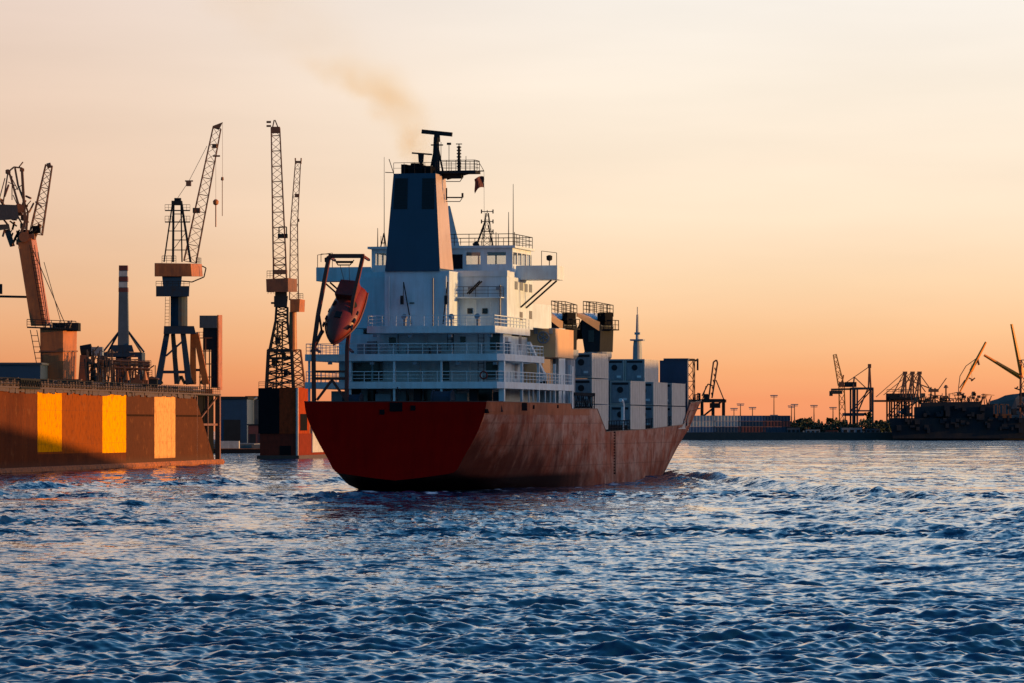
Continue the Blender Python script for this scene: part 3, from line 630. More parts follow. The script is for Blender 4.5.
# walkway half a deck up on the aft wall, starboard of the casing
wk = MB(); a = AFT(451, 296.5, 10)[0]; zc = AFT(470, 297, 10)[1]; wk.box(a, 8.6, 9.9, 11.38, zc-.1, zc); wo = wk.build('walkway', 'white', ship)
MB().rail([(a, 9.95, zc), (8.55, 9.95, zc), (8.55, 11.3, zc)], 1.05, 3, 1.2, .03).build('railing', 'dark', wo)
# fire-hose derrick arms resting against the casing
for px, px2 in ((408, 403.5), (443, 447.5)):
    dv = MB(); a = mp_(408+3 if px == 408 else 443, 324, 7.0); b = mp_(px2, 282, 6.6); dv.tube(a, b, .06); dv.tube(b, mp_(px2-.3, 302, 6.6), .035); c = mp_(px2-1.5, 300, 6.6); dv.box(c.x-.15, c.x+.15, c.y-.15, c.y+.15, c.z-.45, c.z+.45); dv.build('davit', 'dark', ship)
for px, y0, y1, u, r in ((456.5, 326, 283, 11.2, .07), (476, 326, 300, 11.2, .06), (500, 326, 285, 11.2, .09), (389, 326, 276, 7.0, .06), (433, 326, 278, 7.0, .08), (446, 326, 276, 7.0, .05), (398, 353, 334, 9.4, .07), (426, 353, 334, 9.4, .05), (452, 353, 334, 9.4, .08), (470, 382, 361, 9.4, .06), (420, 382, 361, 9.4, .06), (500, 382, 361, 9.4, .08)):
    MB().tube(mp_(px, y0, u), mp_(px, y1, u), r).build('pipe', 'white' if r < .07 else 'cunit', ship)
for px, py, u in ((375, 335.5, 3.6), (410, 335.5, 3.6), (450, 335.5, 3.6), (490, 335.5, 3.6), (330, 363, 3.6), (372, 363, 3.6), (415, 363, 3.6), (458, 363, 3.6), (495, 363, 3.6), (470, 288, 11.2), (498, 288, 11.2)):
    p = mp_(px, py, u); MB().box(p.x-.2, p.x+.2, p.y-.1, p.y+.15, p.z-.16, p.z+.1).build('deck_lamp', 'cunit', ship)
for px, w_, h_, dp in ((338, 1.2, 1.2, 5), (356, .8, 1.4, 6), (384, 1.6, .9, 5), (402, 1.0, 1.3, 6.5), (418, .7, 1.5, 5), (462, 1.3, 1.0, 6), (474, .8, 1.4, 5), (498, .9, 1.1, 5)):
    p = mp_(px, 402, dp); MB().box(p.x-w_/2, p.x+w_/2, dp-.4, dp+.4, 8.03, 8.03+h_+.9).build('locker', 'cunit' if w_ > .9 else 'dark', ship)
for px, py, w_, h_ in ((365, 347, 1.5, 1.1), (372, 348, .9, 1.4), (418, 351, 2.4, .7), (436, 351, .8, 1.0), (508, 347, .5, 1.3)):
    p = mp_(px, 353.5, 8.6); MB().box(p.x-w_/2, p.x+w_/2, 8.3, 9.0, B1+.01, B1+h_).build('locker', 'cunit', ship)
vz_ = MB()
for px in (405, 452, 478): p = mp_(px, 326, 6); vz_ = MB(); vz_.tube((p.x, 6, C1), (p.x, 6, C1+.8), .18, None, 8); vz_.tube((p.x, 6, C1+.8), (p.x, 5.6, C1+1.0), .26, .3, 8); vz_.build('mushroom_vent', 'cunit', ship)
# starboard provision crane: white arm over the lower deck
pc = MB(); a = Vector((9.5, 26.0, A1)); pc.tube(a, a+Vector((0, 0, 1.2)), .3, .3, 10); pc.beam(a+Vector((0, 0, 1.1)), Vector((9.5, 19.0, 15.2)), .36); pc.tube(Vector((9.5, 19, 15.2)), Vector((9.5, 19, 13.9)), .03); pc.build('provision_crane', 'white', ship)
# mooring winches on the poop
def winch(v, u, wd_, r):
    b = MB()
    for k in range(14):
        a0, a1 = 2*math.pi*k/14, 2*math.pi*(k+1)/14
        b.add([(v-wd_/2, u+r*math.cos(a0), 8.2+r+r*math.sin(a0)), (v-wd_/2, u+r*math.cos(a1), 8.2+r+r*math.sin(a1)), (v+wd_/2, u+r*math.cos(a1), 8.2+r+r*math.sin(a1)), (v+wd_/2, u+r*math.cos(a0), 8.2+r+r*math.sin(a0))], [(0, 1, 2, 3)])
    b.tube((v-wd_/2, u, 8.2+r), (v-wd_/2-.12, u, 8.2+r), r*1.15, None, 14); b.tube((v+wd_/2, u, 8.2+r), (v+wd_/2+.12, u, 8.2+r), r*1.15, None, 14); b.box(v-wd_/2-.5, v+wd_/2+.5, u-.5, u+.5, 8.05, 8.2+r*.5)
    return b.build('mooring_winch', 'navy2', ship)
winch(4.4, 2.2, 1.8, .95); winch(-5, 2.4, 1.6, .8)
for v in (-7.6, -6.9, -2.8, -2.1, 1.2, 1.9, 7, 7.7): MB().lathe([(.22, 0), (.2, .75), (.3, .8), (.3, .95)], (v, 1.2, 8.05), 10).build('bollard', 'black', ship)
pm = MB(); a = mp_(397.5, 403, .8); pm.tube(a, mp_(397.5, 387, .8), .06); pm.build('stern_light_post', 'dark', ship)
# ---- lifeboat launching frame, port quarter
lf = MB(); fu = 1.6
def lp(px, py, u=fu): v, z = AFT(px, py, u); return Vector((v, u, z))
lf.path([lp(314, 402), lp(313.5, 348), lp(318, 315), lp(329, 256.5, 2.2)], .26, 4)
lf.path([lp(329, 256, 2.2), lp(364, 256, 2.2)], .3, 4)
lf.path([lp(363, 256, 2.2), lp(353, 300), lp(347, 348), lp(346.5, 402)], .24, 4)
lf.tube(lp(314, 371.5), lp(347, 371.5), .16, None, 4); lf.tube(lp(314, 378.5), lp(347, 378.5), .2, None, 4); lf.tube(lp(332, 380), lp(317, 400), .16, None, 4); lf.tube(lp(332, 380), lp(346, 400), .16, None, 4)
lf.tube(lp(314, 344), lp(323, 331, 3), .18, None, 4); lf.tube(lp(319, 313), lp(322, 333, 3), .12, None, 4)
lf.tube(lp(322, 331, 3), lp(312, 352), .2, None, 4)
for (a, b) in (((314, 348), 6.5), ((347, 348), 6.5), ((329, 256.5), 7.5), ((363, 256), 7.5)): lf.tube(lp(*a), lp(a[0]+6, a[1]+4, b), .16, None, 4)
frame = lf.build('lifeboat_frame', 'rustred', ship)
rg = MB(); rg.tube(lp(336, 262, 3), lp(353, 262, 3), .12); rg.path([lp(335, 260, 3), lp(338, 265, 3), lp(350, 265, 3), lp(354, 260, 3)], .06); rg.tube(lp(349, 265, 3), lp(350, 290, 3), .03); rg.tube(lp(340, 265, 3), lp(346, 288, 3), .03)
rg.path([lp(321, 262, 3), lp(321, 254, 3), lp(331, 254, 3)], .035); rg.build('lifting_gear', 'dark', frame)
bt = thing('lifeboat', 'enclosed orange-red lifeboat slung nose down in the launching frame on the ship\'s port quarter', 'lifeboat', (0, 0, 0))
def boat():
    L, W = 6.6, 1.7; hb_ = MB(); cb = MB(); nn, kk = 22, 14
    def ring(t):
        x = -L/2+L*t; f = max(.02, (1-abs(2*t-1)**2.0))**.85 if t > .5 else .8+.2*(1-abs(2*t-1)**2); return x, f
    vs = []; fs = []
    for i in range(nn+1):
        x, f = ring(i/nn)
        for k in range(kk):
            a = math.pi*2*k/kk; y = math.cos(a)*W*f; z = math.sin(a); z = z*(1.35*f+.1) if z > 0 else z*1.35*(f*.85+.15)
            vs.append((x, y*(1 if math.sin(a) > -.2 else .75), z))
    for i in range(nn):
        for k in range(kk): fs.append((i*kk+k, (i+1)*kk+k, (i+1)*kk+(k+1)%kk, i*kk+(k+1)%kk))
    fs.append(tuple(range(kk))); fs.append(tuple(range(nn*kk+kk-1, nn*kk-1, -1)))
    hb_.add(vs, fs)
    cb.box(-3.1, -1.2, -1.0, 1.0, 1.0, 2.0); rub = MB(); rub.path([(ring(i/nn)[0], W*ring(i/nn)[1]+.03, .05) for i in range(nn+1)], .09, 5); rub.path([(ring(i/nn)[0], -W*ring(i/nn)[1]-.03, .05) for i in range(nn+1)], .09, 5)
    return hb_, cb, rub
hb_, cb, rub = boat()
hb_.build('boat_shell', 'boat', bt, smooth=True); cb.build('cockpit', 'boat', bt, bevel=.1); rub.build('rubbing_strake', 'rustred', bt)
ht_ = MB()
for y in (-1, 1): ht_.tube((-.8, y*1.0, 1.05), (-.8, y*1.15, 1.15), .3, None, 10)
ht_.box(.4, 1.1, -.35, .35, 1.25, 1.4); ht_.build('hatch', 'dark', bt)
pw = MB()
for x in (-.2, .7, 1.5):
    for y in (-1, 1): pw.box(x-.22, x+.22, y*1.50-.06, y*1.50+.06, .42, .72)
pw.build('porthole', 'pane', bt)
bpos = lp(344, 318, 2.6); bw = ship_world(bpos.x, bpos.y, bpos.z)
xa = (ship_world(*lp(333, 346, -.2))-ship_world(*lp(356, 292, 4.6))).normalized()   # bow points down, aft and to port
za = Vector((-.2, -.75, .6)); za = (za-xa*za.dot(xa)).normalized(); ya = za.cross(xa)
bt.location = bw; bt.rotation_euler = Matrix((xa, ya, za)).transposed().to_euler(); bt.scale = (1.08, 1.02, 1.05)
# port-side wall behind the boat
house('port_house', [(-10.2, -8.02, 18, 27, 13.9, 21.7)], 'whitewall')
# ---- deck cranes standing on the starboard side
def deck_crane(px, u, v, ytop, ybot, wpx):
    c = thing('deck_crane', None, None, (0, 0, 0)); c.parent = ship; c.empty_display_size = .1
    Y = OY+u*CS-v*SN; s = F/Y; z1 = H+(HZ-ytop)/s; z0 = H+(HZ-ybot)/s; hw = wpx/s/2
    MB().lathe([(1.25, 0), (1.25, z0-7), (1.6, z0-6.5), (1.6, z0-5.9)], (v, u, 5.9), 18).build('pedestal', 'cgrey', c)
    h_ = MB().slaby([(v-hw*.75, z0), (v+hw*.95, z0), (v+hw*1.05, z0+(z1-z0)*.68), (v-hw*.95, z1), (v-hw*1.1, z0+(z1-z0)*.5)], u-1.6, u+1.6); h_.build('crane_house', 'dark', c)
    vz = MB(); lb_, lt_, rb_, rt_ = z0+(z1-z0)*.90, z1-.05, z0+(z1-z0)*.52, z0+(z1-z0)*.76
    vz.add([(v-hw*.8, u-3.4, lb_), (v+hw*.95, u-1.62, rb_), (v+hw*.98, u-1.62, rt_), (v-hw*.85, u-3.4, lt_), (v-hw*.8, u-1.61, lb_), (v-hw*.85, u-1.61, lt_)], [(0, 1, 2, 3), (0, 4, 1), (3, 2, 5), (4, 0, 3, 5)]); vz.build('visor', 'buff', c)
    sd = MB().add([(v+hw*1.08, u-1.55, z0+(z1-z0)*.66), (v+hw*1.08, u+1.55, z0+(z1-z0)*.66), (v-hw*.92, u+1.55, z1+.05), (v-hw*.92, u-1.55, z1+.05)], [(0, 1, 2, 3)]); sd.build('slanted_cover', 'white', c)
    MB().rail([(v-hw*.9, u-1.6, z1), (v+hw, u-1.6, z1-.4), (v+hw, u+1.6, z1-.4), (v-hw*.9, u+1.6, z1)], 1.3, 3, .8, .045, True).build('railing', 'dark', c)
    g = MB(); g.box(v+hw*.4, v+hw*1.25, u-1.0, u+1.0, z0+(z1-z0)*.7, z0+(z1-z0)*1.0); g.tube((v+hw*1.1, u-1.2, z0+(z1-z0)*.83), (v+hw*1.5, u-1.2, z0+(z1-z0)*.83), .3, None, 10); g.build('winch_drum', 'black', c)
    g = MB(); g.box(v+hw*1.05, v+hw*2.0, u-.9, u+.9, z0+(z1-z0)*.55, z0+(z1-z0)*.58); g.rail([(v+hw*1.1, u-.85, z0+(z1-z0)*.58), (v+hw*1.95, u-.85, z0+(z1-z0)*.58), (v+hw*1.95, u+.85, z0+(z1-z0)*.58)], 1.0, 2, .8, .05); g.build('access_platform', 'dark', c)
    j = MB()
    for o_ in (-1.1, 1.1): j.path([(v-hw*1.0, u+o_, z0+(z1-z0)*.80), (v-hw*1.6, u+o_, z0+(z1-z0)*.55), (v-hw*2.1, u+o_, z0+(z1-z0)*.34)], .36, 4)
    j.box(v-hw*2.6, v-hw*1.7, u-1.4, u+1.4, z0+(z1-z0)*.34, z0+(z1-z0)*.62); j.tube((v-hw*2.6, u, z0+(z1-z0)*.7), (v-hw*2.6, u, z0+(z1-z0)*.3), .12); j.build('jib', 'black', c)
    MB().box(v-hw*.3, v+hw*.35, u-1.66, u-1.58, z0+(z1-z0)*.25, z0+(z1-z0)*.55).build('window', 'pane', c)
    ca, sa = math.cos(-.28), math.sin(-.28)
    for o in kids(c):
        if o.name.startswith('pedestal') : continue
        for q in o.data.vertices: x, y = q.co.x-v, q.co.y-u; q.co.x, q.co.y = v+x*ca-y*sa, u+x*sa+y*ca
deck_crane(567, 43.6, 8.0, 313, 350, 14); deck_crane(596, 61.2, 8.2, 313, 352, 20)
# upper lit house just abaft crane (store) and hatch coamings
house('crane_store', [(4.5, 8.6, 38.05, 41.5, 5.9, 17.2)], 'whitewall')
hc = MB()
for a, b in ((47.5, 58.8), (69.5, 81), (84.5, 94.8), (97.3, 107)): hc.box(-9.3, 9.3, a, b, 5.5, 6.6)
hc.build('hatch_coaming', 'cgrey', ship)
# bulwark rail along the main deck
pts = [(9.95, u, float(np.interp(u, TOPU, TOPZ))) for u in (55.8, 68, 80, 92, 104)]
MB().rail(pts, 1.15, 3, 1.6, .05).build('deck_railing', 'dark', ship)
MB().box(9.3, 9.7, 56.5, 104, 6.0, 6.7).build('side_trunk', 'dark', ship)
g = MB(); g.box(8.6, 10.15, 42.0, 48.2, 8.45, 8.6); g.rail([(10.1, 39.5, 8.5), (10.1, 50, 8.5)], 1.5, 2, 1.2, .06); g.path([(10.1, 39.5, 8.5), (10.1, 41, 9.9), (10.1, 42.5, 8.5), (10.1, 44, 9.9), (10.1, 45.5, 8.5), (10.1, 47, 9.9), (10.1, 48.5, 8.5)], .06, 4); g.box(9.9, 10.15, 39.4, 50.2, 9.9, 10.25); g.build('gangway', 'dark', ship)
vp = MB(); u_, z_ = SIDE(622, 420, 9.6); vp.path([(9.7, u_, 6), (9.7, u_, z_+1.6), (9.7, u_-.5, z_+2.2), (9.7, u_-1.4, z_+2.3)], .22, 8); vp.build('goose_neck_vent', 'white', ship)
# lashing bridge and light frame before the forecastle
lb = MB(); lb.box(6.6, 10.1, 107.6, 108.4, 6.6, 14.75); lb.box(7.1, 10.2, 107.5, 108.5, 14.75, 15.0); lb.box(-10.1, 6.4, 107.7, 108.3, 6.6, 9.5); lb.build('breakwater', 'navy', ship)
lt = MB(); lt.lattice((9.4, 113, 9.4), (9.4, 113, 15.0), 1.1, 1.1, 6, .1, .06); lt.box(7.5, 10.0, 108.5, 114, 14.75, 14.95); lt.tube((10.0, 114, 14.8), (10.0, 115.4, 15.0), .12); lt.tube((10, 115.4, 15), (10, 115.4, 13.6), .12); lt.tube((8.5, 113.5, 9.5), (8.5, 113.5, 14.8), .18); lt.build('lashing_frame', 'dark', ship)
fo = MB(); fo.lathe([(.75, 8.5), (.58, 16.8), (.5, 17.6)], (0, 127, 0), 14); fo.box(-.85, .85, 126.3, 127.7, 17.6, 17.8); fo.tube((0, 127, 17.8), (0, 127, 21.0), .24, .14, 8); fo.tube((0, 127, 21), (0, 127, 22.0), .06); fo.box(-.35, .35, 126.8, 127.2, 18.4, 18.7); fo.build('foremast', 'cgrey', ship)
fr = MB(); fr.rail([(float(station(u)[8][0])-.15, u, float(np.interp(u, TOPU, TOPZ))) for u in (113, 118, 122, 127)], .9, 2, 1.5, .05); fr.build('forecastle_railing', 'dark', ship)
MB().rail([(AFT(436, 325, 4.3)[0], 6.0, 8.1), (9.0, 6.0, 8.1)], .9, 2, 2).build('poop_railing', 'white', ship)
# flag on its halyard, drum and ring
hl = MB().tube(mp_(484, 171), mp_(484.3, 236), .018, None, 3); hl.build('halyard', 'dark', ship)
fp = mp_(484, 182); fw = ship_world(*fp)
fg = MB(); rows = []
for i in range(9):
    t = i/8
    for k in range(5): rows.append((-.95*t+.04*math.sin(k*2+t*5), .16*math.sin(t*6+k*.4), .55-.28*k+(-.55*t*t*(1 if k > 2 else .4))+.1*math.sin(t*4)))
fg.add(rows, [(i*5+k, i*5+k+1, (i+1)*5+k+1, (i+1)*5+k) for i in range(8) for k in range(4)])
o = fg.build('flag', 'flag', None, fw); tag(o, 'small dark flag flying from the halyard right of the funnel top', 'flag')
o = MB(); o.tube((0, -.75, 0), (0, .75, 0), .42, None, 14)
for y in (-.5, -.17, .17, .5): o.tube((0, y-.04, 0), (0, y+.04, 0), .46, None, 14)
d = thing('life_raft', 'white ribbed life raft drum on the ship\'s starboard lower deck', 'life raft', ship_world(9.7, 24.4, A1+.62), -THETA); o.build('canister', 'white', d); MB().box(-.45, .45, -.5, .5, -.62, -.38).build('cradle', 'dark', d)
lbm = MB()
for k in range(16):
    a0, a1 = 2*math.pi*k/16, 2*math.pi*(k+1)/16; lbm.tube((.36*math.cos(a0), 0, .36*math.sin(a0)), (.36*math.cos(a1), 0, .36*math.sin(a1)), .08, None, 6)
o = lbm.build('lifebuoy', 'boat', None, ship_world(8.3, UA+.02, A1+.65)); o.rotation_euler = (0, 0, -THETA); tag(o, 'small red lifebuoy on the aft rail of the ship\'s lowest white deck', 'lifebuoy')

# ------------------------------------------------------------------ containers on deck
CL, CW, CH = 9.1, 2.44, 2.75
def corr_box(L, W, Hh):                    # corrugated sides, plain roof and frame
    b = MB(); n = int(L/.36); d = .045
    for s in (-1, 1):
        vs = []; 
        for i in range(n+1):
            x = s*(W/2-(d if (i//2) % 2 else 0)); y = .1+(L-.2)*i/n
            vs += [(x, y, .12), (x, y, Hh-.12)]
        b.add(vs, [(2*i, 2*i+2, 2*i+3, 2*i+1) if s > 0 else (2*i, 2*i+1, 2*i+3, 2*i+2) for i in range(n)])
    b.add([(-W/2+.02, .05, Hh-.05), (W/2-.02, .05, Hh-.05), (W/2-.02, L-.05, Hh-.05), (-W/2+.02, L-.05, Hh-.05)], [(0, 1, 2, 3)])
    b.add([(-W/2+.02, L-.05, .1), (W/2-.02, L-.05, .1), (W/2-.02, L-.05, Hh-.05), (-W/2+.02, L-.05, Hh-.05)], [(3, 2, 1, 0)][0:1])
    b.add([(-W/2+.02, .05, .1), (W/2-.02, .05, .1), (W/2-.02, .05, Hh-.05), (-W/2+.02, .05, Hh-.05)], [(0, 1, 2, 3)])
    for x in (-W/2, W/2-.12):
        for y in (0, L-.12): b.box(x, x+.12, y, y+.12, 0, Hh)
    for x in (-W/2, W/2-.1):
        for z in (0, Hh-.12): b.box(x, x+.1, .12, L-.12, z, z+.12)
    for y in (0, L-.1):
        for z in (0, Hh-.12): b.box(-W/2+.12, W/2-.12, y, y+.1, z, z+.12)
    return b
def reefer(bm, um):
    c = thing('container', 'x', 'container', (0, 0, 0), -THETA, 'containers on the ship')
    corr_box(CL, CW, CH).build('box', bm, c)
    u = MB(); u.box(-1.05, 1.05, -.02, .04, .15, 2.65); u.box(-1.0, -.1, -.1, -.02, .25, 1.0); u.box(.15, 1.0, -.08, -.02, .3, .9); ru = u.build('refrigeration_unit', um, c)
    f = MB()
    for cx in (-.5, .5) if um == 'cgrey' else (0,):
        f.tube((cx, -.09, 1.72), (cx, -.02, 1.72), .36, None, 14)
    f.box(-.95, .95, -.06, -.02, 2.3, 2.55); f.build('fan', 'dark', ru)
    MB().box(.3, .8, -.1, -.08, .5, .75).build('control_box', 'white', ru)
    return c
def dry(bm):
    c = thing('container', 'x', 'container', (0, 0, 0), -THETA, 'containers on the ship')
    corr_box(CL, CW, CH).build('box', bm, c)
    for s in (-1, 1):
        d = MB(); d.box(s*.01 if s > 0 else -1.08, 1.08 if s > 0 else -.01, -.03, .04, .14, CH-.14)
        do = d.build('door', bm, c); r = MB()
        for x in (.3, .75): r.tube((s*x, -.07, .15), (s*x, -.07, CH-.15), .035); r.box(s*x-.18, s*x+.18, -.08, -.05, 1.1, 1.18)
        r.build('lock_rod', 'cgrey', do)
    return c
protos = {'w': reefer('cwhite', 'cunit'), 'g': dry('cgrey'), 'n': dry('cnavy')}
used = set(); BASE = 6.62
def put(kind, v, u, tier, label, dz=0):
    p = protos[kind]; c = p if kind not in used else copy_tree(p); used.add(kind)
    c.location = ship_world(v, u, BASE-.42+tier*2.87+dz); c['label'] = label
rows_ = [8.85, 6.35, 3.85, 1.35]
tn = ['bottom', 'middle', 'top']
bays = [48.8, 71.0, 85.2, 97.3]
names = ['stack next to the deckhouse', 'second stack from the deckhouse', 'third stack from the deckhouse', 'stack nearest the bow']
for t in range(3): put('w', 8.85, bays[0], t, f'white container, {tn[t]} of three in the rail side {names[0]}')
for t in range(2): put('g' if t == 0 else 'w', 6.35, bays[0], t+1, f'{"grey" if t == 0 else "white"} container behind the {tn[t+1]} box of the {names[0]}')
for bi in (1, 2, 3):
    for t in range(2): put('w', 8.85, bays[bi], t, f'white container, {"lower" if t == 0 else "upper"} box of the rail side {names[bi]}')
for t in (1, 2):
    put('w', 6.35, 92.6, t, ['', 'white container just under the sunlit top one, midway along the ship', 'white container with sunlit end, on top of the stacks midway along the ship'][t])
    put('w', 3.85, 92.6, t, ['', 'white container two rows inboard, below the shaded top one midway along', 'shaded white container on top, left of the sunlit one midway along the ship'][t])
put('n', 6.35, bays[1], 1, 'navy container just inboard of the second stack from the deckhouse')
put('n', 3.85, bays[1], 1, 'navy container two rows inboard of the second stack from the deckhouse')

# ------------------------------------------------------------------ smoke from the funnel
def smoke():
    path = [(418, 184, 1.5), (413, 152, 2.0), (405, 122, 2.6), (394, 102, 3.6), (372, 84, 4.8), (340, 62, 6.2), (306, 38, 7.5), (268, 8, 9), (225, -30, 11)]
    pts = [(ship_world(-1.3, 9.5, 0)*0+pix(px, py, 431+i*1.5), r) for i, (px, py, r) in enumerate(path)]
    b = MB(); n = 16; rr = random.Random(3); vs = []; fs = []
    dense = []
    for (p, r), (q, r2) in zip(pts, pts[1:]):
        for k in range(4): dense.append((p.lerp(q, k/4), r+(r2-r)*k/4))
    dense.append(pts[-1])
    for i, (p, r) in enumerate(dense):
        d = (dense[min(i+1, len(dense)-1)][0]-dense[max(i-1, 0)][0]).normalized(); a = d.cross(Vector((0, 1, 0))).normalized(); c = a.cross(d)
        for k in range(n):
            t = 2*math.pi*k/n; vs.append(p+(a*math.cos(t)+c*math.sin(t))*r*1.9*(1+.06*math.sin(3*t+i*.9)))
    for i in range(len(dense)-1):
        for k in range(n): fs.append((i*n+k, (i+1)*n+k, (i+1)*n+(k+1)%n, i*n+(k+1)%n))
    fs.append(tuple(range(n))); fs.append(tuple(range(len(dense)*n-1, (len(dense)-1)*n-1, -1)))
    b.add(vs, fs)
    m = bpy.data.materials.new('thin_smoke'); m.use_nodes = True; nd = m.node_tree.nodes; l = m.node_tree.links; nd.remove(nd['Principled BSDF'])
    def MM(op, p, q=None, r=None):
        x = nd.new('ShaderNodeMath'); x.operation = op
        for i, v in enumerate((p, q, r)):
            if v is None: continue
            if isinstance(v, (int, float)): x.inputs[i].default_value = v
            else: l.new(v, x.inputs[i])
        return x.outputs[0]
    t = nd.new('ShaderNodeTexCoord'); sp = nd.new('ShaderNodeSeparateXYZ'); z = nd.new('ShaderNodeTexNoise'); z.inputs['Scale'].default_value = .20; z.inputs['Detail'].default_value = 7; z.inputs['Roughness'].default_value = .62; l.new(t.outputs['Object'], z.inputs['Vector'])
    # the plume's centre line and width at each height; noise bends it
    wv = nd.new('ShaderNodeVectorMath'); wv.operation = 'MULTIPLY_ADD'; l.new(z.outputs['Color'], wv.inputs[0]); wv.inputs[1].default_value = (6, 4, 5); l.new(t.outputs['Object'], wv.inputs[2])
    w2 = nd.new('ShaderNodeVectorMath'); w2.operation = 'SUBTRACT'; l.new(wv.outputs[0], w2.inputs[0]); w2.inputs[1].default_value = (3, 2, 2.5); l.new(w2.outputs[0], sp.inputs[0])
    z0, z1 = pts[0][0].z, pts[-1][0].z
    fz = MM('DIVIDE', MM('SUBTRACT', sp.outputs['Z'], z0), z1-z0)
    def curve(vals):
        lo, hi = min(vals), max(vals); r = nd.new('ShaderNodeValToRGB'); e = r.color_ramp.elements
        while len(e) > 1: e.remove(e[-1])
        for i, ((p, _), v) in enumerate(zip(pts, vals)):
            k = e[0] if i == 0 else e.new((p.z-z0)/(z1-z0)); k.position = (p.z-z0)/(z1-z0); g = (v-lo)/(hi-lo); k.color = (g, g, g, 1)
        l.new(fz, r.inputs[0]); x = nd.new('ShaderNodeSeparateColor'); l.new(r.outputs[0], x.inputs[0]); return MM('MULTIPLY_ADD', x.outputs[0], hi-lo, lo)
    xc, yc, rc = curve([p.x for p, _ in pts]), curve([p.y for p, _ in pts]), curve([r*1.25 for _, r in pts])
    dx, dy = MM('SUBTRACT', sp.outputs['X'], xc), MM('SUBTRACT', sp.outputs['Y'], yc)
    d = MM('DIVIDE', MM('SQRT', MM('ADD', MM('MULTIPLY', dx, dx), MM('MULTIPLY', dy, dy))), rc)
    fo = nd.new('ShaderNodeMapRange'); fo.interpolation_type = 'SMOOTHERSTEP'; fo.inputs[1].default_value = 1.05; fo.inputs[2].default_value = .1; l.new(d, fo.inputs[0])
    pn = nd.new('ShaderNodeMapRange'); pn.inputs[1].default_value = .36; pn.inputs[2].default_value = .66; pn.inputs[3].default_value = .15; l.new(z.outputs['Fac'], pn.inputs[0])
    thin = nd.new('ShaderNodeMapRange'); thin.inputs[1].default_value = 0; thin.inputs[2].default_value = .6; thin.inputs[3].default_value = .75; thin.inputs[4].default_value = .022; l.new(fz, thin.inputs[0])
    den = MM('MULTIPLY', MM('MULTIPLY', fo.outputs[0], pn.outputs[0]), thin.outputs[0])
    va = nd.new('ShaderNodeVolumeAbsorption'); va.inputs['Color'].default_value = (1.0, .80, .50, 1); l.new(den, va.inputs['Density'])
    vsn = nd.new('ShaderNodeVolumeScatter'); vsn.inputs['Color'].default_value = (.9, .62, .36, 1); vsn.inputs['Anisotropy'].default_value = .2; l.new(MM('MULTIPLY', den, .18), vsn.inputs['Density'])
    ad = nd.new('ShaderNodeAddShader'); l.new(va.outputs[0], ad.inputs[0]); l.new(vsn.outputs[0], ad.inputs[1]); l.new(ad.outputs[0], nd['Material Output'].inputs['Volume'])
    o = b.build('smoke', m); tag(o, 'thin brownish exhaust smoke drifting up and left from the ship\'s funnel', 'smoke', kind='stuff')
smoke()

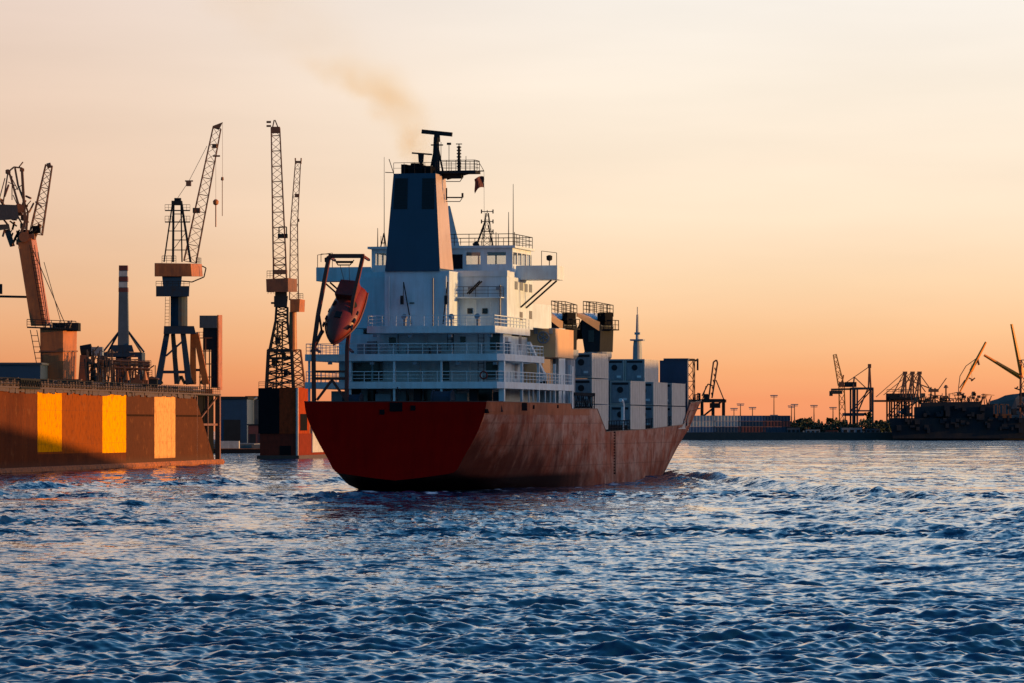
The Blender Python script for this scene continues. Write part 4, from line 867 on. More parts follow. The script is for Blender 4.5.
# ------------------------------------------------------------------ left: floating dock wall with cranes
DX, DY = .1216, .9926                       # run of the dock wall (away from us)
D0 = Vector((-69.0, 566.0, 0))
DROT = -math.atan2(DX, DY)
def dloc(px):                               # distance along the wall face at a picture column
    a = (px-CX)/F; return (a*D0.y-D0.x)/(DX-a*DY)
def dock_paint():
    m = bpy.data.materials.new('dock_wall_paint'); m.use_nodes = True; n = m.node_tree.nodes; l = m.node_tree.links; p = n['Principled BSDF']; p.inputs['Roughness'].default_value = .7; p.inputs['Specular IOR Level'].default_value = 0
    t = n.new('ShaderNodeTexCoord'); sp = n.new('ShaderNodeSeparateXYZ'); l.new(t.outputs['Object'], sp.inputs[0])
    def M2(op, a, b):
        x = n.new('ShaderNodeMath'); x.operation = op
        for i, v in enumerate((a, b)):
            if isinstance(v, (int, float)): x.inputs[i].default_value = v
            else: l.new(v, x.inputs[i])
        return x.outputs[0]
    def mixc(f, a, b):
        x = n.new('ShaderNodeMix'); x.data_type = 'RGBA'; l.new(f, x.inputs[0])
        for i, c in ((6, a), (7, b)):
            if isinstance(c, tuple): x.inputs[i].default_value = (*c, 1)
            else: l.new(c, x.inputs[i])
        return x.outputs[2]
    def noise(sc, vec, det=6):
        mp = n.new('ShaderNodeMapping'); mp.inputs['Scale'].default_value = vec; l.new(t.outputs['Object'], mp.inputs[0])
        x = n.new('ShaderNodeTexNoise'); x.inputs['Scale'].default_value = sc; x.inputs['Detail'].default_value = det; x.inputs['Roughness'].default_value = .65; l.new(mp.outputs[0], x.inputs['Vector']); return x.outputs['Fac']
    def rng(f, a, b, c=0, d=1):
        x = n.new('ShaderNodeMapRange'); x.inputs[1].default_value = a; x.inputs[2].default_value = b; x.inputs[3].default_value = c; x.inputs[4].default_value = d; l.new(f, x.inputs[0]); return x.outputs[0]
    c = mixc(rng(noise(.3, (1, .5, .2)), .35, .68), (.145, .040, .016), (.085, .026, .014))
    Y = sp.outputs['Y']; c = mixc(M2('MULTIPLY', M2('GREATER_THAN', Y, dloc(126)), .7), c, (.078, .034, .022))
    # a brighter orange field between the first two stripes
    Y, Z = sp.outputs['Y'], sp.outputs['Z']
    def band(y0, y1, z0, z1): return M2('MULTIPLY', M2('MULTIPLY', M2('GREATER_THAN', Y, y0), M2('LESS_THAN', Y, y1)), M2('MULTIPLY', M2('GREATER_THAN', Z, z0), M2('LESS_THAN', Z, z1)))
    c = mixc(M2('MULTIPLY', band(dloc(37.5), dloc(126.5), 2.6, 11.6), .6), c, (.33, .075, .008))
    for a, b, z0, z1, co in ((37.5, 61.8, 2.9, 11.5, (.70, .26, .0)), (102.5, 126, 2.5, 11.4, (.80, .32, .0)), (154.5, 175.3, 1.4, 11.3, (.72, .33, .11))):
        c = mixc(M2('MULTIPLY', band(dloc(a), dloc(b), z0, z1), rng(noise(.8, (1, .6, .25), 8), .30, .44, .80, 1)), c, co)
    c = mixc(rng(noise(1.6, (1, 1, .6), 10), .50, .66, 0, .55), c, (.05, .022, .014))
    c = mixc(rng(noise(.5, (1, 1, 1), 8), .58, .70, 0, .5), c, (.26, .10, .04))
    c = mixc(M2('MULTIPLY', M2('GREATER_THAN', Y, dloc(126.5)), M2('MULTIPLY', M2('LESS_THAN', M2('ABSOLUTE', M2('SUBTRACT', Z, 8.2), 0), .16), M2('GREATER_THAN', M2('ABSOLUTE', M2('SUBTRACT', Y, dloc(164.9)), 0), (dloc(175.3)-dloc(154.5))/2+.3))), c, (.03, .015, .01))
    md = M2('PINGPONG', Y, 3.0); c = mixc(rng(md, 0, .10, .35, 0), c, (.08, .035, .025))
    md = M2('PINGPONG', M2('ADD', Z, .8), 2.4); c = mixc(rng(md, 0, .05, .35, 0), c, (.09, .04, .03))
    c = mixc(rng(noise(.9, (1, .8, .10), 8), .55, .75, 0, .6), c, (.09, .035, .022))
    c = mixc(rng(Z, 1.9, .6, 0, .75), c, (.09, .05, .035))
    l.new(c, p.inputs['Base Color'])
    bp = n.new('ShaderNodeBump'); bp.inputs['Strength'].default_value = .35; bp.inputs['Distance'].default_value = .1; l.new(noise(.35, (1, 1, 1), 3), bp.inputs['Height']); l.new(bp.outputs[0], p.inputs['Normal'])
    return m
dock = thing('floating_dock', 'rust brown floating dock wall with three broad painted stripes, at left', 'dock', D0, DROT)
LT, LB = dloc(195), dloc(214.5); LE = dloc(219)
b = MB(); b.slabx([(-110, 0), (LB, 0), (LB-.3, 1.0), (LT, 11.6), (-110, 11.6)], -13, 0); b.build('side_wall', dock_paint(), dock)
MB().box(-12.8, .35, -110, LE, 11.75, 12.0).build('deck_edge', 'pipe', dock)
b = MB(); ry = random.Random(31); y = -100.0
while y < LT: L_ = ry.uniform(.5, 3.5); b.box(.003, ry.uniform(.08, .3), y, y+L_, 11.74-ry.uniform(.35, .72), 11.74); y += L_+.02
b.build('fender_brackets', 'pipe', dock)
MB().box(-12.5, .12, -110, LE-.2, 11.6, 11.75).build('top_deck', 'dark', dock)
MB().box(-3, .75, -110, LE+.5, -.3, .85).box(.75, .95, -110, LE+.4, .2, .6).build('fender', 'rust', dock)
b = MB()
for k in range(3): y = LT+2+k*(LE-LT-2.3)/2; b.box(-.5, 0, y-.22, y+.22, .9, 11.6)
b.box(-.45, -.05, LT, LE, 6.6, 6.95); b.box(-.5, .3, LE-.9, LE+.1, .85, 11.7)
b.box(-12, -11.5, LE-.5, LE, .9, 11.6); b.box(-12.5, -1, LT-3, LT-2.7, 1, 11.5); b.tube((-.25, LT+2, 6.8), (-.25, LE-.4, 11.5), .15, None, 4); b.build('end_frame', 'brown', dock)
MB().box(-.95, -.75, LT+.2, LE-.9, .9, 11.6).build('interior_shade_panel', 'black', dock)  # black sheet standing in for the shaded interior behind the sloped end
MB().rail([(.2, -105, 12.0), (.2, LE-.2, 12.0)], 1.1, 3, 1.8, .05).build('railing', 'dark', dock)
b = MB()
for z, x, r in ((12.35, -.5, .28), (12.3, -1.2, .22), (12.9, -1.6, .2)): b.tube((x, -95, z), (x, LT+10, z), r, None, 8)
for k in range(110): y = -92+k*1.95+R.uniform(-1, 1); h = R.uniform(.5, 1.3); b.box(-R.uniform(.6, 2), -.25, y, y+R.uniform(.3, 1.3), 12.0, 12.0+h)
b.build('pipework', 'pipe', dock)
b = MB(); 
for k in range(9): y = dloc(18)+k*1.4; b.tube((.3, y, 11.9), (.3, y+.7, 12.9), .1, None, 4); b.tube((.3, y+.7, 12.9), (.3, y+1.4, 11.9), .1, None, 4)
b.box(.15, .5, dloc(18)-.5, dloc(37), 11.7, 11.95); b.box(.15, .5, dloc(18)-.5, dloc(37), 12.85, 13.05); b.build('hanging_walkway', 'dark', dock)
ZT = 12.0
def base(px, Y, z=ZT):
    p = pix(px, 0, Y); return Vector((p.x, p.y, z))
def loc_fn(o, Y): return lambda px, py, dy=0: pix(px, py, Y+dy)-Vector(o.location)

# orange crane with a leaning box column
Yc = 648; b0_ = base(60, Yc); oc = thing('dock_crane', 'orange crane with a thick leaning box column on the dock, far left', 'crane', b0_); P = loc_fn(oc, Yc)
m = MB(); m.hexa([P(41, 386, -3), P(63, 386, -3), P(76, 386, 1), P(48, 386, 3)], [P(40, 328, -3), P(63, 329, -3), P(77, 330, 1), P(48, 328, 3)]); m.build('base_tower', 'orange', oc)
m = MB(); m.hexa([P(39, 352, -3.3), P(63.3, 352, -3.3), P(78, 352, 1), P(47, 352, 3.3)], [P(39, 350.5, -3.3), P(63.3, 350.5, -3.3), P(78, 350.5, 1), P(47, 350.5, 3.3)]); m.build('collar', 'brown', oc)
m = MB(); m.hexa([P(31, 326, -2), P(46, 326, -2), P(51, 326, 2), P(35, 326, 2)], [P(17, 238, -1.7), P(31, 238, -1.7), P(36, 238, 1.7), P(21, 238, 1.7)]); m.build('box_column', 'orange', oc)
m = MB(); m.hexa([P(27, 328, -3.5), P(77, 330, -3.5), P(77, 330, 3.5), P(27, 328, 3.5)], [P(27, 326.5, -3.5), P(77, 328.5, -3.5), P(77, 328.5, 3.5), P(27, 326.5, 3.5)]); pl = m.build('machinery_platform', 'dark', oc)
m = MB().rail([P(27, 326.5, -3.4), P(76, 328.5, -3.4)], 1.1, 3, 1.2, .06); m.box(*[q for t in ((-1, 3), (-2, 2), (P(0, 331)[2], P(0, 323)[2])) for q in t]); m.build('railing', 'dark', pl)
m = MB(); m.ladder(P(45, 326, -2.2), P(32, 245, -2.2), (.35, 0, 0), .06, .6); m.tube(P(33, 250, -2.5), P(66, 326, -2.5), .06); m.tube(P(48, 322, -2.4), P(38, 252, -2.4), .07); m.tube(P(62, 326, -2.4), P(44, 262, -2.4), .05); m.build('ladder', 'dark', oc)
m = MB(); m.ladder(P(33.5, 330, -3.2), P(42, 375, -3.2), (.5, 0, 0), .08, .8); m.build('stair', 'dark', oc)
m = MB(); m.hexa([P(-8, 221, -3), P(19, 219, -3), P(19, 219, 3), P(-8, 221, 3)], [P(-8, 204, -3), P(17, 205, -3), P(17, 205, 3), P(-8, 204, 3)]); m.build('machine_house', 'grime', oc)
m = MB(); m.hexa([P(-6, 231, -2), P(10, 229, -2), P(10, 229, 2), P(-6, 231, 2)], [P(-6, 225, -2), P(9, 224, -2), P(9, 224, 2), P(-6, 225, 2)]); m.hexa([P(10, 247, -1), P(15, 246, -1), P(15, 246, 1), P(10, 247, 1)], [P(4, 230, -1.2), P(10, 229, -1.2), P(10, 229, 1.2), P(4, 230, 1.2)]); m.build('counterweight', 'grime', oc)
m = MB()
for dy in (-1.6, 1.6):
    m.path([P(18, 241, dy), P(25, 222, dy), P(22, 170, dy)], .28, 4); m.path([P(26, 236, dy), P(28, 212, dy), P(18, 185, dy), P(15, 168, dy)], .2, 4); m.path([P(20, 210, dy), P(10, 175, dy), P(6, 170, dy)], .22, 4); m.path([P(3, 204, dy), P(8, 172, dy)], .14, 4); m.path([P(-2, 204, dy), P(5, 178, dy)], .1, 4); m.path([P(8, 172, dy), P(14, 167, dy), P(22, 168, dy)], .16, 4); m.path([P(12, 200, dy), P(12, 176, dy)], .09, 4); m.tube(P(17, 205, dy), P(28, 206, dy), .2, None, 4)
    for a_, b_ in (((10, 175), (18, 190)), ((22, 185), (15, 190)), ((25, 222), (13, 195)), ((8, 182), (16, 186)), ((26, 215), (22, 195))): m.tube(P(*a_, dy), P(*b_, dy), .09, None, 4)
m.tube(P(22, 170, -1.6), P(22, 170, 1.6), .4); m.tube(P(8, 172, -1.6), P(8, 172, 1.6), .45); m.tube(P(19, 167, 0), P(23, 162, 0), .1); m.build('luffing_frame', 'lattice', oc)
m = MB(); m.lattice(P(36, 234), P(49, 165), 1.9, 1.0, 13, .15, .08, d0=1.6, d1=.9); m.tube(P(47, 166), P(51, 165), .4); m.tube(P(34, 238), P(40, 224), .3); m.build('jib', 'lattice', oc)
m = MB(); m.box(*[q for a_, b_ in ((P(33, 0)[0], P(40, 0)[0]), (-1, 1), (P(0, 233)[2], P(0, 226)[2])) for q in (a_, b_)]); m.tube(P(24, 240, -1.2), P(36, 229, -1.2), .25); m.tube(P(18, 238, -1.2), P(24, 232, -1.2), .5); m.build('winch', 'black', oc)
m = MB(); m.tube(P(-20, 296), P(29, 297), .18); m.box(*[q for a_, b_ in ((P(-6, 0)[0], P(2, 0)[0]), (-.5, .5), (P(0, 294)[2], P(0, 284)[2])) for q in (a_, b_)]); m.build('side_arm', 'dark', oc)

m = MB(); rz_ = random.Random(77)
for k in range(34): x = rz_.uniform(2, 36); y = rz_.uniform(196, 246); m.tube(P(x, y, rz_.uniform(-2, 2)), P(x+rz_.uniform(-7, 7), y+rz_.uniform(-12, 12), rz_.uniform(-2, 2)), rz_.uniform(.07, .2), None, 4)
for k in range(9): x = rz_.uniform(14, 36); y = rz_.uniform(206, 244); m.box(P(x-2, 0)[0], P(x+2, 0)[0], -1.5, 1.0, P(0, y+3)[2], P(0, y-2)[2])
m.tube(P(19, 208, -2), P(19, 208, 2), .7, None, 12); m.tube(P(24, 237, -2.2), P(24, 237, 2), .8, None, 12); m.build('head_machinery', 'brown', oc)
m = MB(); rz_ = random.Random(78)
for k in range(16): x = rz_.uniform(44, 75); m.tube(P(x, 328, rz_.uniform(-3, 1)), P(x+rz_.uniform(-3, 3), 328-rz_.uniform(3, 9), rz_.uniform(-3, 1)), rz_.uniform(.08, .2), None, 4)
m.build('deck_machinery', 'grime', oc)
# low navy building on the dock edge
m = MB(); s_ = base(10, 640, ZT); w_ = lambda px: (px-10)/F*640
sh = thing('dock_office', 'low navy flat-roofed building on the dock, below the leaning orange crane', 'building', s_)
zr = H+(HZ-365)/F*640-ZT
MB().box(w_(-40), w_(44), -5, 5, 0, zr).build('wall', 'navy', sh); MB().box(w_(-41), w_(45.5), -5.3, 5.3, zr, zr+.3).build('roof', 'shed', sh)
for k in range(5): MB().box(w_(-5+k*10), w_(1+k*10), -5.04, -4.99, 1.0, 1.7).build('window', 'pane', sh)

# level luffing crane
def lattice_tower(m, P, pts, r=.14):
    pass
Yb = 716; bb = base(180, Yb); lc = thing('harbour_crane', 'lattice jib crane on splayed portal legs at the dock end, hook hanging right', 'crane', bb); P = loc_fn(lc, Yb)
for x0, x1, dy0, dy1, mm in ((158, 167, -4.4, -3, 'navy2'), (189, 183, -4.4, -3, 'navy2'), (193, 193, 4.4, 3, 'orange'), (206, 196, 4.4, 3, 'orange')):
    m = MB(); m.tube(P(x0, 384, dy0), P(x1, 333, dy1), .75, .6, 4); m.build('leg', mm, lc)
m = MB(); m.tube(P(177, 384, 0), P(173, 334, 0), .6, .5, 4); m.tube(P(161, 372, -4.3), P(188, 372, -4.3), .35, None, 4); m.tube(P(166, 356, -4), P(184, 340, -4), .22, None, 4); m.tube(P(196, 370, 4.3), P(204, 370, 4.3), .3, None, 4); m.tube(P(176, 345, 0), P(176, 380, 0), .25, None, 4); m.build('portal_brace', 'navy2', lc)
m = MB(); m.hexa([P(163.5, 334, -4), P(196, 334, -4), P(196, 334, 4), P(163.5, 334, 4)], [P(164, 326, -4), P(194, 326, -4), P(194, 326, 4), P(164, 326, 4)]); m.build('portal_beam', 'navy2', lc)
for x, dy in ((158, -4.4), (189, -4.4), (181, 4.4), (205, 4.4)):
    m = MB(); m.box(P(x-6, 0)[0], P(x+6, 0)[0], dy-.5, dy+.5, 0, .9); m.tube(P(x-4, 384, dy), P(x, 376, dy), .35, None, 4); m.tube(P(x+4, 384, dy), P(x, 376, dy), .35, None, 4); m.build('bogie', 'orange' if dy > 0 else 'dark', lc)
m = MB(); m.lathe([(1.45, P(0, 326)[2]), (1.45, P(0, 296)[2])], (P(179, 0)[0], 0, 0), 16); m.build('column', 'navy2', lc)
MB().ladder(P(167, 326, -1), P(167.5, 297, -1), (.35, 0, 0), .05, .5).build('ladder', 'dark', lc)
m = MB(); m.hexa([P(156, 296.5, -2.8), P(189, 296.5, -2.8), P(189, 296.5, 2.8), P(156, 296.5, 2.8)], [P(156, 286, -2.8), P(189.5, 286, -2.8), P(189.5, 286, 2.8), P(156, 286, 2.8)]); pf = m.build('ring_platform', 'navy2', lc)
MB().rail([P(156, 286, -2.7), P(189.5, 286, -2.7)], .8, 2, .9, .05).build('railing', 'dark', pf)
m = MB(); m.hexa([P(163, 286, -2), P(181, 286, -2), P(181, 286, 2), P(163, 286, 2)], [P(162, 276, -2), P(182, 276, -2), P(182, 276, 2), P(162, 276, 2)]); m.build('slew_ring', 'navy', lc)
m = MB(); m.hexa([P(154.5, 276.5, -2.6), P(192, 276.5, -2.6), P(203, 276.5, 2.6), P(160, 276.5, 2.6)], [P(154.5, 263, -2.6), P(191, 263.5, -2.6), P(202, 264, 2.6), P(160, 263, 2.6)]); m.build('machine_house', 'orange', lc, bevel=.08)
m = MB(); m.path([P(202, 266, 1), P(206, 268, 1), P(204, 277, 1), P(192, 282, 1), P(181, 281, 1)], .14, 4); m.rail([P(196, 263.5, -1.5), P(201, 264, 1.5)], 1.0, 3, .7, .05); m.rail([P(162, 263, -2.4), P(176, 263, -2.4)], 1.2, 3, .9, .05); m.build('platform_railing', 'dark', lc)
m = MB()
for x0, x1, dy in ((164, 172.5, 1.6), (173, 173.5, -1.6), (190.5, 181.5, -1.6), (182, 181, 1.6)): m.tube(P(x0, 262, dy), P(x1, 203, dy*.6), .26 if dy < 0 else .16, None, 4)
for y, xa_, xb_ in ((250, 165, 188), (240, 173, 187), (231, 168, 186), (222, 173, 185), (214, 173, 183)): m.tube(P(xa_, y, -1.2), P(xb_, y, -1.2), .1, None, 4); m.tube(P(xa_, y, 1.2), P(xb_, y, 1.2), .08, None, 4)
m.tube(P(173, 250, -1.3), P(187, 231, -1.3), .07, None, 4); m.tube(P(173, 231, -1.2), P(184, 214, -1.2), .07, None, 4)
m.box(P(172, 0)[0], P(182, 0)[0], -1.2, 1.2, P(0, 205)[2], P(0, 201)[2]); m.tube(P(176, 201), P(176, 198), .3); m.tube(P(179.5, 201), P(179.5, 198), .3)
aft = m.build('a_frame', 'dark', lc)
m = MB()
for y in (210.5, 222):
    m.tube(P(165, y, -1.5), P(190, y, -1.5), .14, None, 4); m.rail([P(165, y, -1.5), P(172, y, -1.5)], 1.0, 2, .6, .04); m.rail([P(183, y, -1.5), P(190, y, -1.5)], 1.0, 2, .6, .04)
m.build('gantry_railing', 'dark', aft)
m = MB(); m.lattice(P(190, 262, 0), P(217, 128, 0), 2.1, 1.35, 22, .13, .065, d0=1.8, d1=1.2); m.hexa([P(213, 128, -.6), P(219, 130, -.6), P(219, 130, .6), P(213, 128, .6)], [P(212.5, 126, -.6), P(223, 122, -.6), P(223, 122, .6), P(212.5, 126, .6)]); m.box(P(193, 0)[0], P(200, 0)[0], -.7, .7, P(0, 213)[2], P(0, 208)[2]); m.tube(P(213, 156), P(220, 156), .15); m.tube(P(215, 144), P(215, 148), .5); m.build('jib', 'lattice', lc)
m = MB()
for dy in (-.5, .5): m.tube(P(177, 199, dy), P(189, 181, dy), .04); m.tube(P(189, 181, dy), P(207, 146, dy), .04)
m.box(P(186.3, 0)[0], P(191, 0)[0], -.7, .7, P(0, 186)[2], P(0, 181.5)[2]); m.tube(P(185, 181), P(193, 181), .12); m.build('luffing_rope', 'lattice', lc)
m = MB(); m.tube(P(215.8, 150), P(215.8, 200), .025); m.tube(P(222.5, 123), P(222.5, 177), .025); m.build('hoist_rope', 'lattice', lc)
m = MB(); m.lathe([(.2, -.2), (.45, 0), (.5, .5), (.2, .8)], P(215.8, 204), 10); m.tube(P(215.8, 204.5), P(215.8, 227), .1); m.build('hook_block', 'orange', lc)
m = MB(); m.lathe([(.12, -.1), (.26, 0), (.2, .5)], P(222.3, 180), 8); m.tube(P(222.3, 180), P(222.3, 216), .06); m.build('hook_block', 'lattice', lc)

# boiler chimney with red bands standing behind the dock
Yk = 905; kb = base(123.5, Yk, 2.0); ck = thing('chimney', 'slim blue-grey chimney with dark red bands behind the dock wall', 'chimney', kb); P = loc_fn(ck, Yk)
rr = lambda y: (4.0+ (y-265)*.016)/F*Yk
def ring(y0, y1, grow=0):
    a_, b_ = rr(y1)+grow, rr(y0)+grow; z1_, z0_ = P(0, y1)[2], P(0, y0)[2]
    return MB().hexa([(-a_, -a_, z1_), (a_, -a_, z1_), (a_, a_, z1_), (-a_, a_, z1_)], [(-b_, -b_, z0_), (b_, -b_, z0_), (b_, b_, z0_), (-b_, b_, z0_)])
ring(266, 356).build('stack', 'stack', ck, smooth=False)
for y0, y1 in ((271.2, 276.4), (282.2, 287.4)): ring(y0, y1, .04).build('pale_band', 'cwhite', ck)
for y0, y1 in ((265.5, 270.5), (277, 281.5), (288, 292)): ring(y0, y1, .05).build('red_band', 'rustred', ck)
m = MB()
for x in (103, 108, 141, 144): m.tube(P(x, 352, -2 if x in (103, 144) else 2), P(119.5 if x < 120 else 128, 331, 0), .22, None, 4)
m.build('stay', 'navy2', ck)
m = MB(); m.hexa([P(110, 352, -4), P(134, 352, -4), P(134, 352, 4), P(110, 352, 4)], [P(112, 345, -4), P(132, 345, -4), P(132, 345, 4), P(112, 345, 4)]); m.box(P(100, 0)[0], P(143.5, 0)[0], -4, 4, P(0, 357)[2], P(0, 352.5)[2]); m.build('boiler_house', 'navy2', ck)
m = MB(); m.box(P(139.5, 0)[0], P(143.5, 0)[0], -4, 4, 0, P(0, 357)[2]); m.box(P(100, 0)[0], P(104, 0)[0], -4, 4, 0, P(0, 357)[2]); m.box(P(117, 0)[0], P(130, 0)[0], -3, 3, 0, P(0, 357)[2]); m.build('support', 'navy2', ck)
# stair tower beside the crane
Yt = 724; tb = base(209, Yt); tw = thing('hoist_tower', 'tall narrow hoist tower with boxy head on the dock corner', 'tower', tb); P = loc_fn(tw, Yt)
m = MB(); m.hexa([P(199.5, 328, -2), P(217, 328, -2), P(221.5, 328, 2), P(206, 328, 2)], [P(199.5, 315.5, -2), P(217, 315.5, -2), P(221.5, 316, 2), P(206, 316, 2)]); m.build('head_house', 'shed', tw)
m = MB(); m.hexa([P(203, 350, -1.7), P(217, 350, -1.7), P(220, 350, 1.7), P(207, 350, 1.7)], [P(203, 328, -1.7), P(217, 328, -1.7), P(220, 328, 1.7), P(207, 328, 1.7)]); m.hexa([P(211, 388, -1.7), P(217, 388, -1.7), P(221, 388, 1.7), P(214, 388, 1.7)], [P(211, 350, -1.7), P(217, 350, -1.7), P(221, 350, 1.7), P(214, 350, 1.7)]); m.build('shaft', 'dark', tw); m = MB(); m.hexa([P(217.2, 390, -1.9), P(218.5, 390, -1.9), P(222.3, 390, 2), P(220.5, 390, 2)], [P(217.2, 315, -1.9), P(218.5, 315, -1.9), P(222.3, 315, 2), P(220.5, 315, 2)]); m.build('sunlit_edge_strip', 'orange', tw)  # orange strip stands in for the sunlit right edge of the dark shaft
m = MB()
for x in (200, 205.5): m.tube(P(x, 389, -1.8), P(x, 350, -1.8), .14, None, 4); m.tube(P(x+4, 389, 1.8), P(x+4, 350, 1.8), .14, None, 4)
for y in (351, 364, 377): m.tube(P(199, y, -1.8), P(212, y, -1.8), .13, None, 4)
m.rail([P(196, 338, -1.8), P(203, 338, -1.8)], 1.0, 2, .6, .05); m.tube(P(196, 338, -1.8), P(212, 338, -1.8), .12, None, 4); m.tube(P(205.5, 350, -1.8), P(205.5, 338, -1.8), .14, None, 4); m.build('stair', 'brown', tw)

# clutter standing on the dock deck between the cranes
def gear(name, label, cat, px, Y, parts):
    t = thing(name, label, cat, base(px, Y)); P = loc_fn(t, Y)
    for nm, mm, fn in parts: m = MB(); fn(m, P); m.build(nm, mm, t)
gear('capstan_winch', 'bulky dark winch with round drum beside the leaning crane\'s base', 'winch', 88, 655,
     [('drum', 'dark', lambda m, P: m.tube(P(81, 352, 0), P(92, 350, 0), 1.0, None, 14)), ('bedplate', 'brown', lambda m, P: m.hexa([P(78, 384, -2), P(90, 384, -2), P(90, 384, 2), P(78, 384, 2)], [P(80, 355, -1), P(88, 355, -1), P(88, 355, 1), P(80, 355, 1)])), ('motor', 'shed2', lambda m, P: m.box(P(92, 0)[0], P(103, 0)[0], -1, 1, P(0, 356)[2], P(0, 347)[2])), ('brace', 'lattice', lambda m, P: [m.tube(P(x, 386), P(x2, 356), .15, None, 4) for x, x2 in ((84, 96), (97, 93), (101, 103))])])
gear('pipe_trestle', 'rusty trestle carrying pipes between the winch and the portal crane', 'trestle', 118, 668,
     [('leg', 'brown', lambda m, P: [m.tube(P(x, 386, dy), P(x+d, 365, dy), .14, None, 4) for x, d in ((100, 3), (106, -3), (113, 2), (126, -2), (132, 2), (143, -2)) for dy in (-1.2, 1.2)]), ('pipe', 'lattice', lambda m, P: [m.tube(P(97, y, dy), P(150, y+2.5, dy), r, None, 8) for y, dy, r in ((363, -1, .3), (360, 0, .2), (367, .8, .22))]), ('railing', 'lattice', lambda m, P: m.rail([P(98, 364, -1.3), P(151, 367, -1.3)], 1.0, 3, 1.2, .05)), ('valve_wheel', 'orange', lambda m, P: [m.tube(P(x, 380, -1.4), P(x, 371, -1.4), .5, .15, 8) for x in (127, 145)])])
def scaf(m, P, x0, x1, yt, n, seed):
    r = random.Random(seed)
    for k in range(n):
        a_, c_ = r.uniform(x0, x1), r.uniform(-2, 2); m.tube(P(a_, 386, c_), P(a_+r.uniform(-3, 3), yt+r.uniform(0, 14), c_), r.uniform(.07, .17), None, 4)
        y = r.uniform(yt, 380); m.tube(P(a_, y, c_), P(a_+r.uniform(3, 9), y+r.uniform(-5, 5), c_), r.uniform(.06, .14), None, 4)
        if k % 3 == 0: y = r.uniform(yt+6, 382); m.box(P(a_, 0)[0], P(a_+r.uniform(1.5, 5), 0)[0], c_, c_+1, P(0, y+3)[2], P(0, y-r.uniform(1, 4))[2])
gear('scaffold', 'tangle of dark scaffolding and gear right beside the leaning crane', 'scaffold', 95, 646, [('frame', 'pipe', lambda m, P: scaf(m, P, 82, 112, 349, 26, 4)), ('walkway', 'lattice', lambda m, P: m.rail([P(80, 370), P(114, 371)], 1.1, 3, 1.3, .06))])
gear('scaffold', 'rusty scaffolding with lit pipes in front of the banded chimney', 'scaffold', 133, 676, [('frame', 'brown', lambda m, P: scaf(m, P, 112, 150, 358, 26, 8)), ('walkway', 'lattice', lambda m, P: m.rail([P(112, 376), P(152, 377)], 1.1, 3, 1.3, .06))])
gear('cable_reel', 'small wooden cable reel on the dock under the trestle', 'reel', 137, 665,
     [('flange', 'brown', lambda m, P: [m.tube((0, y, 1.0), (0, y+.12, 1.0), 1.0, None, 16) for y in (-.6, .6)]), ('cable', 'black', lambda m, P: m.tube((0, -.48, 1.0), (0, .6, 1.0), .7, None, 14))])
gear('tool_hut', 'small dark hut on the dock just left of the portal crane\'s legs', 'hut', 152, 690,
     [('wall', 'dark', lambda m, P: m.box(-.9, .9, -1, 1, 0, 2.2)), ('roof', 'brown', lambda m, P: m.slaby([(-1.1, 2.2), (1.1, 2.2), (1.1, 2.3), (0, 2.7), (-1.1, 2.3)], -1.2, 1.2)), ('pole', 'dark', lambda m, P: m.tube((.6, -.8, 2.2), (.6, -.8, 4.5), .07))])
gear('steel_bin', 'open rusty steel bin on the dock behind the railing', 'bin', 70, 622, [('shell', 'pipe', lambda m, P: m.hexa([(-1.3, -.8, 0), (1.3, -.8, 0), (1.3, .8, 0), (-1.3, .8, 0)], [(-1.7, -1, 1.4), (1.7, -1, 1.4), (1.7, 1, 1.4), (-1.7, 1, 1.4)])), ('rim', 'brown', lambda m, P: m.box(-1.75, 1.75, -1.05, 1.05, 1.38, 1.48))])

# second, smaller dock section with two cranes
E0 = Vector((-49.7, 828, 0)); d2 = thing('dock_pier', 'dark dock block with red lower half and sunlit pale stripe, left of the ship', 'dock', E0, DROT)
Wd = 7.4; zt2 = H+(HZ-388)/F*828
m = MB(); m.box(0, Wd, 0, 70, 0, 5.0); m.build('lower_wall', 'pier_red', d2)
m = MB(); m.box(-.3, 3.9, -.2, 10, 5.0, zt2); m.build('dark_box', 'black', d2)
m = MB(); m.box(3.9, Wd+.1, -.1, 14, 5.0, zt2+.1); m.build('control_house', 'pier_orange', d2)
m = MB(); m.box(3.9, Wd-.2, 14, 70, 5.0, 8.8); m.build('upper_wall', 'brown', d2)
MB().box(Wd+.1, Wd+.16, 3, 11, 5.6, 8.9).build('doorway', 'black', d2); MB().box(4.0, 6.2, -.08, .05, .8, 2.6).build('opening', 'black', d2)
MB().box(Wd-.05, Wd+.22, 17, 30, 1.2, 9.4).build('pale_stripe', 'cwhite', d2); MB().box(Wd-.05, Wd+.2, 56, 70, 2, 5.0).build('yellow_stripe', 'yellow', d2)
MB().box(-.5, Wd+.5, -.6, 70, -.3, .7).build('fender', 'pipe', d2); MB().box(Wd-.15, Wd+.25, -.25, .25, .7, zt2).build('corner_post', 'cwhite', d2)
m = MB().rail([(-.2, -.1, zt2+.1), (Wd, -.1, zt2+.1), (Wd, 14, zt2+.1)], 1.1, 3, 1.4, .06); m.build('railing', 'lattice', d2)
def lattice_crane(px, Y, label, spec):
    bz = zt2; c = thing('lattice_crane', label, 'crane', base(px, Y, bz)); P = loc_fn(c, Y); spec(c, P, Y); return c
